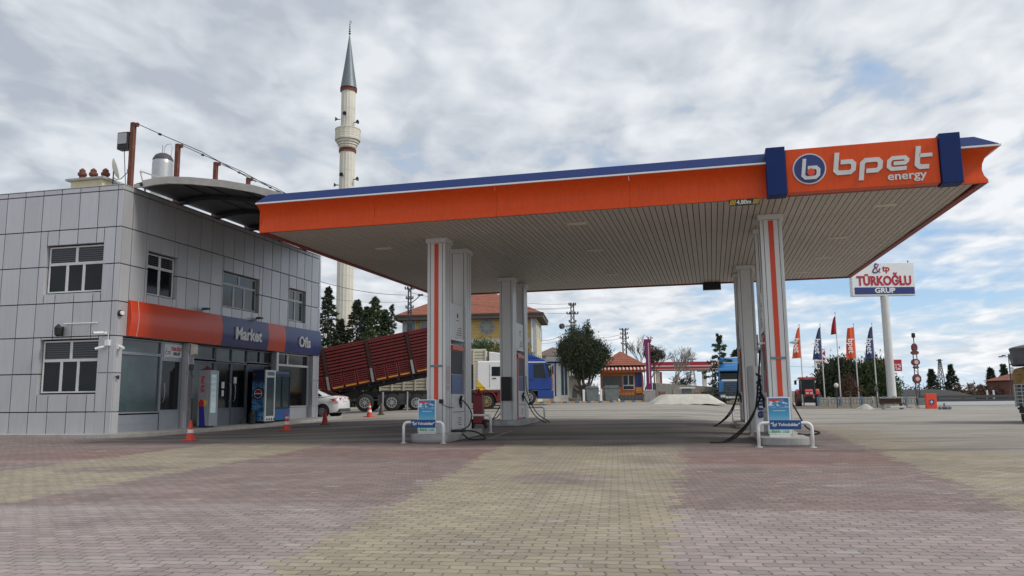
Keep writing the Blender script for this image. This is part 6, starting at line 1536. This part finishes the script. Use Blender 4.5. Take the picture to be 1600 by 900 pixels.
text('TÜRKOĞLU', 1.15, RX, UZ, (cx_+.06, -.315, zb_+.44*hS), 'signred', t, bold=.045, depth=.015, xs=.80)
text('GRUP', .62, RX, UZ, (cx_+.05, -.33, zb_+.15*hS), 'white', t, bold=.02, depth=.01, xs=1.15)
text('tp', .78, RX, UZ, (cx_+.30, -.315, zb_+.82*hS), 'signred', t, bold=.02, depth=.01)
ribbon([[(.95, 1.5), (.6, 1.6), (.45, 1.3), (.5, 1.0), (.8, .85)], [(.5, .95), (.15, .5), (.1, .2), (.5, .05), (1.1, .4), (1.3, .8)]], .2, RX, UZ, (cx_-.95, -.32, zb_+.68*hS), 'navy', t, 'emblem', .01, sc=.55)
ribbon([[(1.1, 1.5), (.95, 1.2), (.75, .9), (.75, .5), (1.3, .1)]], .14, RX, UZ, (cx_-.95, -.345, zb_+.68*hS), 'signred', t, 'emblem', .01, sc=.55)
MB().cyl((xr_-.35, 0, zt_), (xr_-.35, 0, zt_+.22), .05).build('lightning_rod', 'darkmetal', t)
# flags
def flagpole(px, pyt, Y_, lab, key, fl_top, fl_bot, wpx, letters, full=.15, cat_='flag'):
    t = TT('flagpole', 'white '+lab, 'flagpole', px, Y_, 'white flagpoles behind the concrete fence'); h = top(px, pyt, Y_)
    MB().tube([(0, 0, 0), (0, 0, h*.5), (0, 0, h)], [.055, .045, .03], 10).build('pole', 'white_dirty', t); MB().cyl((0, 0, h), (0, 0, h+.08), .045).build('tip', 'steel', t)
    z1, z0 = AT(px, fl_top, Y_).z, AT(px, fl_bot, Y_).z; w = wpx/F_PX*Y_
    p = BASE(px, Y_); f = thing('flag', lab.replace('flagpole', 'flag').replace(' pole', ' flag'), 'flag', (p.x, p.y, z1), 0, 'hanging flags')
    def fn(u, v):
        ww = w*(full+(1-full)*v**.8); return (-.05-ww*u, -.06+.10*math.sin(u*7+v*3)*u, (z0-z1)*v-.10*u*w*(1-v)-.06*u*v)
    MB().grid(fn, 14, 26).build('cloth', key, f, smooth=True, solid=.008)
    if letters:
        H_ = z1-z0; o_ = text('bpet', H_*.26, (0, 0, -1), (1, 0, 0), (-.05-w*.46, -.17, (z0-z1)*.60), 'white', f, bold=.012, depth=.006)
    return t
flagpole(1255, 508, 66, 'pole with narrow orange flag nearest the station columns', 'flagorange', 511, 559, 14, 1, .1)
flagpole(1288, 507, 66, 'pole with navy blue flag left of the central pole', 'flagnavy', 511, 561, 15, 1, .1)
flagpole(1313, 489, 66, 'pole, taller central one with a small dark red flag', 'flagred', 494, 522, 9, 0, .1)
flagpole(1341, 507, 66, 'pole with the widest orange flag, fourth in the row', 'flagorange', 511, 560, 15, 1, .6)
flagpole(1370, 506, 66, 'pole with navy blue flag nearest the tall sign', 'flagnavy', 510, 561, 15, 1, .15)
# white-red K totem and red restaurant board
Yw = 90; p = BASE(1285, Yw); t = thing('price_totem', 'distant white price totem topped by a red square with white letter', 'totem', (p.x, p.y, p.z), 0); s_ = Yw/F_PX
z_ = lambda y: AT(1285, y, Yw).z-p.z
MB().box(-8*s_, 8*s_, 0, .4, 0, z_(562)).build('body', 'white', t); MB().box(-3*s_, 8*s_, -.03, .42, z_(562)+.01, z_(545)).build('red_head', 'lukred', t)
text('K', 1.35, RX, UZ, (3*s_, -.05, (z_(562)+z_(545))/2), 'white', t, bold=.05, depth=.02)
text('LUKOIL', .30, RX, UZ, (0, -.02, z_(565.5)), 'lukred', t, bold=.01, depth=.01)
for y in (572, 577, 582.5): MB().box(-6*s_, -0*s_, -.02, -.001, z_(y+2), z_(y)).build('price_row', 'black', t)
Yw = 88; p = BASE(1388, Yw); t = thing('restaurant_sign', 'red bordered white board on a post partly behind the tall pole', 'sign', (p.x, p.y, p.z), 0); s_ = Yw/F_PX; z_ = lambda y: AT(1388, y, Yw).z-p.z
MB().box(-24*s_, 24*s_, 0, .15, z_(580), z_(562)).build('board', 'signred', t); MB().box(-22*s_, 22*s_, -.02, -.001, z_(577.5), z_(569)).build('white_field', 'white', t)
text('YEMEK', .62, RX, UZ, (6.5*s_, -.03, z_(573.2)), 'signred', t, bold=.02, depth=.01, xs=1.25)
MB().box(-20*s_, 8*s_, -.02, .0-.001, z_(587), z_(581)).build('lower_board', 'white', t); MB().cyl((0, .1, 0), (0, .1, z_(580)), .12).build('pole', 'steel', t)
# precast fence
t = thing('precast_fence', 'precast concrete panel fence with blue grey posts below the flags', 'fence'); Yn = 62
ax_ = AT(1278, 620, Yn).x; bx_ = AT(1432, 620, Yn).x; n = 9; st = (bx_-ax_)/n
for k in range(n):
    x0 = ax_+k*st; q = MB().box(x0+.10, x0+st-.10, Yn, Yn+.06, .12, .78)
    for j in range(3): q.box(x0+.2+j*st*.28, x0+.12+(j+1)*st*.28, Yn-.04, Yn-.001, .66, .74); q.box(x0+.2+j*st*.28, x0+.12+(j+1)*st*.28, Yn-.03, Yn-.001, .30, .56)
    q.build('panel', 'gardenwall', t, bevel=.01)
for k in range(n+1): MB().box(ax_+k*st-.09, ax_+k*st+.09, Yn-.03, Yn+.10, -.1, .84).build('post', 'kerbblue' if k % 2 == 0 else 'gardenwall', t, bevel=.01)
so_ = MB().grid(lambda u, v: (AT(1262, 620, 55).x+u*(AT(1452, 620, 55).x-AT(1262, 620, 55).x), 56.5+v*9, .012+.10*math.sin(math.pi*v)*(1+.3*math.sin(u*40)) if 0 < v < 1 and 0 < u < 1 else -.02), 60, 10)
tag(so_.build('verge', 'soil', smooth=True), kind='structure')
t = TT('gravel_heap', 'small pale gravel heap in front of the concrete fence', 'gravel heap', 1351, 54); t['kind'] = 'thing'; del t['kind']
smooth_angle(MB().lathe([(.62, -.02), (.48, .10), (.28, .24), (.10, .35), (.01, .38)], n=20, mod=lambda a: 1+.12*math.sin(3*a)+.06*math.sin(7*a)).build('heap', 'gravel', t), 60)
t = TT('globe_lamp', 'low garden lamp with white globe in front of the evergreens', 'lamp', 1307, 58); MB().cyl((0, 0, 0), (0, 0, 1.55), .04).build('pole', 'darkmetal', t); smooth_angle(MB().lathe([(.02, 1.5), (.12, 1.55), (.17, 1.68), (.12, 1.82), (.02, 1.86)], n=16).build('globe', 'white_dirty', t))
t = TT('globe_lamp', 'low garden lamp nearer the sign pole with a dull globe', 'lamp', 1369, 58); MB().cyl((0, 0, 0), (0, 0, 1.2), .04).build('pole', 'darkmetal', t); smooth_angle(MB().lathe([(.02, 1.2), (.12, 1.25), (.15, 1.36), (.12, 1.48), (.02, 1.52)], n=16).build('globe', 'kioskgrey', t))
t = TT('young_tree', 'thin bare leaning sapling before the brown bush', 'tree', 1328, 57); baretree(t, 2.2, .3, 3, 'bark', 3, .03, 1)
t = TT('young_tree', 'thin dark leaning sapling before the sign pole', 'tree', 1376, 57); MB().tube([(0, 0, 0), (-.15, 0, .8), (-.3, 0, 1.8)], .035, 6).build('trunk', 'bark', t)
t = TT('park_bench', 'old wooden bench at the foot of the tall sign', 'bench', 1393, 53); MB().box(-.75, .75, -.25, .25, .34, .40).box(-.75, .75, .26, .31, .42, .72).build('seat', 'brownpost', t, bevel=.01)
for s in (-1, 1): MB().box(s*.6-.06, s*.6+.06, -.22, .22, 0, .339).build('leg', 'concrete', t)
MB().box(-.3, .75, -.30, -.26, .12, .22).build('front_board', 'white_dirty', t)
# brown multi-sign mast
Yr = 57; p = BASE(1434, Yr); t = thing('brown_sign_mast', 'rusty red stack of round and square signs on a thin lattice mast with loudspeaker', 'sign', (p.x, p.y, p.z), 0); s_ = Yr/F_PX; z_ = lambda y: AT(1434, y, Yr).z-p.z
mb = MB()
for dx in (-.13, .13): mb.bar((dx, 0, 0), (dx, 0, z_(545)), .035)
for k in range(14): mb.bar((-.13 if k % 2 else .13, 0, k*.25), (.13 if k % 2 else -.13, 0, (k+1)*.25), .02)
mb.bar((0, 0, z_(545)), (0, 0, z_(524)), .035); mb.build('mast', 'darkmetal', t)
for y0, y1, w in ((549, 537, 4.0), (554, 548, 5.5), (571, 561, 6), (576, 572, 4), (599, 585, 6)):
    n8 = 8; zc = (z_(y0)+z_(y1))/2; rz_ = abs(z_(y1)-z_(y0))/2*1.05; P = [(w*s_*math.cos(math.pi/8+k*math.pi/4)*1.08, zc+rz_*math.sin(math.pi/8+k*math.pi/4)*1.08) for k in range(8)]
    MB().prism(P, 'y', -.12, .12).build('sign_plate', 'totembrown', t, bevel=.02)
for y0 in (566, 592): disc(MB(), (0, z_(y0)), .15, 'y', -.135, -.122, 20).build('sign_emblem', 'lukpale', t)
MB().lathe([(.05, z_(528)), (.13, z_(526.5)), (.13, z_(521)), (.05, z_(520))], n=14).build('loudspeaker', 'black', t)
MB().box(-.1, .5, -.12, .12, -.05, .7).build('base_cabinet', 'dumpster', t, bevel=.02)
Yr = 53; p = BASE(1453, Yr); t = thing('orange_direction_sign', 'orange box sign with round blue arrow emblem at the yard exit', 'sign', (p.x, p.y, p.z), -.12)
h_ = AT(1453, 615, Yr).z-p.z; MB().box(-.34, .34, -.12, .12, .02, h_).build('box', 'orangebox', t, bevel=.02)
disc(MB(), (0, h_*.45), .17, 'y', -.135, -.121, 24).build('emblem_disc', 'navy', t)
ribbon([[(0, .1), (.10, 0), (0, -.1)]], .05, RX, UZ, (-.04, -.137, h_*.45), 'white', t, 'arrow', .006)
ribbon([[(-.1, 0), (.08, 0)]], .04, RX, UZ, (-.04, -.137, h_*.45), 'white', t, 'arrow', .005)
t = TT('rubble_pile', 'small dark pile of rubble right of the orange sign', 'rubble', 1473, 51); mb = MB(); rg = random.Random(2)
for k in range(9): mb.lathe([(.02, 0), (.14, .05), (.12, .15), (.02, .2)], (rg.uniform(-.4, .4), rg.uniform(-.2, .2), 0), 7)
mb.cyl((0, 0, 0), (.02, 0, .4), .05); mb.build('stones', 'kioskgrey', t)
t = TT('kerb_stones', 'pale low kerb stones around the sign mast', 'stones', 1443, 55); MB().box(-.5, .3, -.2, .2, 0, .2).box(.35, .7, -.15, .2, 0, .35).build('stones', 'concrete_pale', t, bevel=.03)
# guard rail, ramp wall and road furniture
t = thing('guard_rail', 'long steel guard rail along the far side of the road', 'guard rail'); mb = MB(); mb.box(38, 160, 94.0, 94.06, .38, .72)
po = MB()
for k in range(40): po.box(38.5+k*3, 38.62+k*3, 94.07, 94.2, 0, .7)
mb.box(38, 160, 93.9, 93.99, -.05, .30); mb.build('rail', 'darkgrey', t); po.build('posts', 'darkmetal', t)
t = thing('bridge_parapet', 'low grey parapet curving down beyond the road', 'wall'); mb = MB(); pts = []
for k in range(24):
    px = 1395+k*5.6; yy = 608.5 if k < 14 else 608.5+(k-13)**1.5*.32; q = AT(px, yy, 104); pts.append((q.x, q.z))
P = pts+[(x_, -.3) for x_, z__ in reversed(pts)]
for i in range(len(pts)-1): mb.prism([pts[i], pts[i+1], (pts[i+1][0], -.3), (pts[i][0], -.3)], 'y', 104, 104.3)
mb.build('parapet', 'kioskgrey', t)
Yh = 105; p = BASE(1597, Yh); t = thing('brick_house', 'small red brick house with tiled roof at the right edge', 'house', (p.x, p.y, 0), 0); h_ = AT(1590, 594, Yh).z
MB().box(-1.6, 5, 0, 5, 0, h_).build('wall', 'darkbrick', t); MB().add([(-2, -.4, h_), (5.4, -.4, h_), (5.4, 5.4, h_), (-2, 5.4, h_), (.5, 2.5, h_+1.0), (3, 2.5, h_+1.0)], [(0, 1, 5, 4), (1, 2, 5), (2, 3, 4, 5), (3, 0, 4), (3, 2, 1, 0)]).build('roof', 'rooftile', t)
MB().box(-.9, -.2, -.05, -.001, .9, 1.9).build('window', 'glass', t)
t = TT('street_lamp', 'grey street lamp with two arms near the right edge', 'lamp', 1581, 98); h_ = top(1580, 553, 98); MB().tube([(0, 0, 0), (0, 0, h_)], [.10, .06], 8).build('pole', 'darkmetal', t)
MB().bar((0, 0, h_*.94), (-.9, 0, h_*.94), .04).build('arm', 'darkmetal', t)
for dx, z_ in ((-.55, .955), (-.95, .93)): MB().box(dx-.25, dx+.15, -.1, .1, h_*z_, h_*z_+.14).build('lamp_head', 'darkgrey', t)
# distant land
hl = MB().grid(lambda u, v: (-2600+5200*u, 1500+v*500, (2+6*abs(math.sin(u*9))+4*math.sin(u*31))*(math.sin(math.pi*v)) if 0 < v < 1 else -2), 120, 6)
mm('farland', (.13, .14, .12), .95, var=.3, vscale=.01)
tag(hl.build('hills', 'farland', smooth=True), kind='structure')
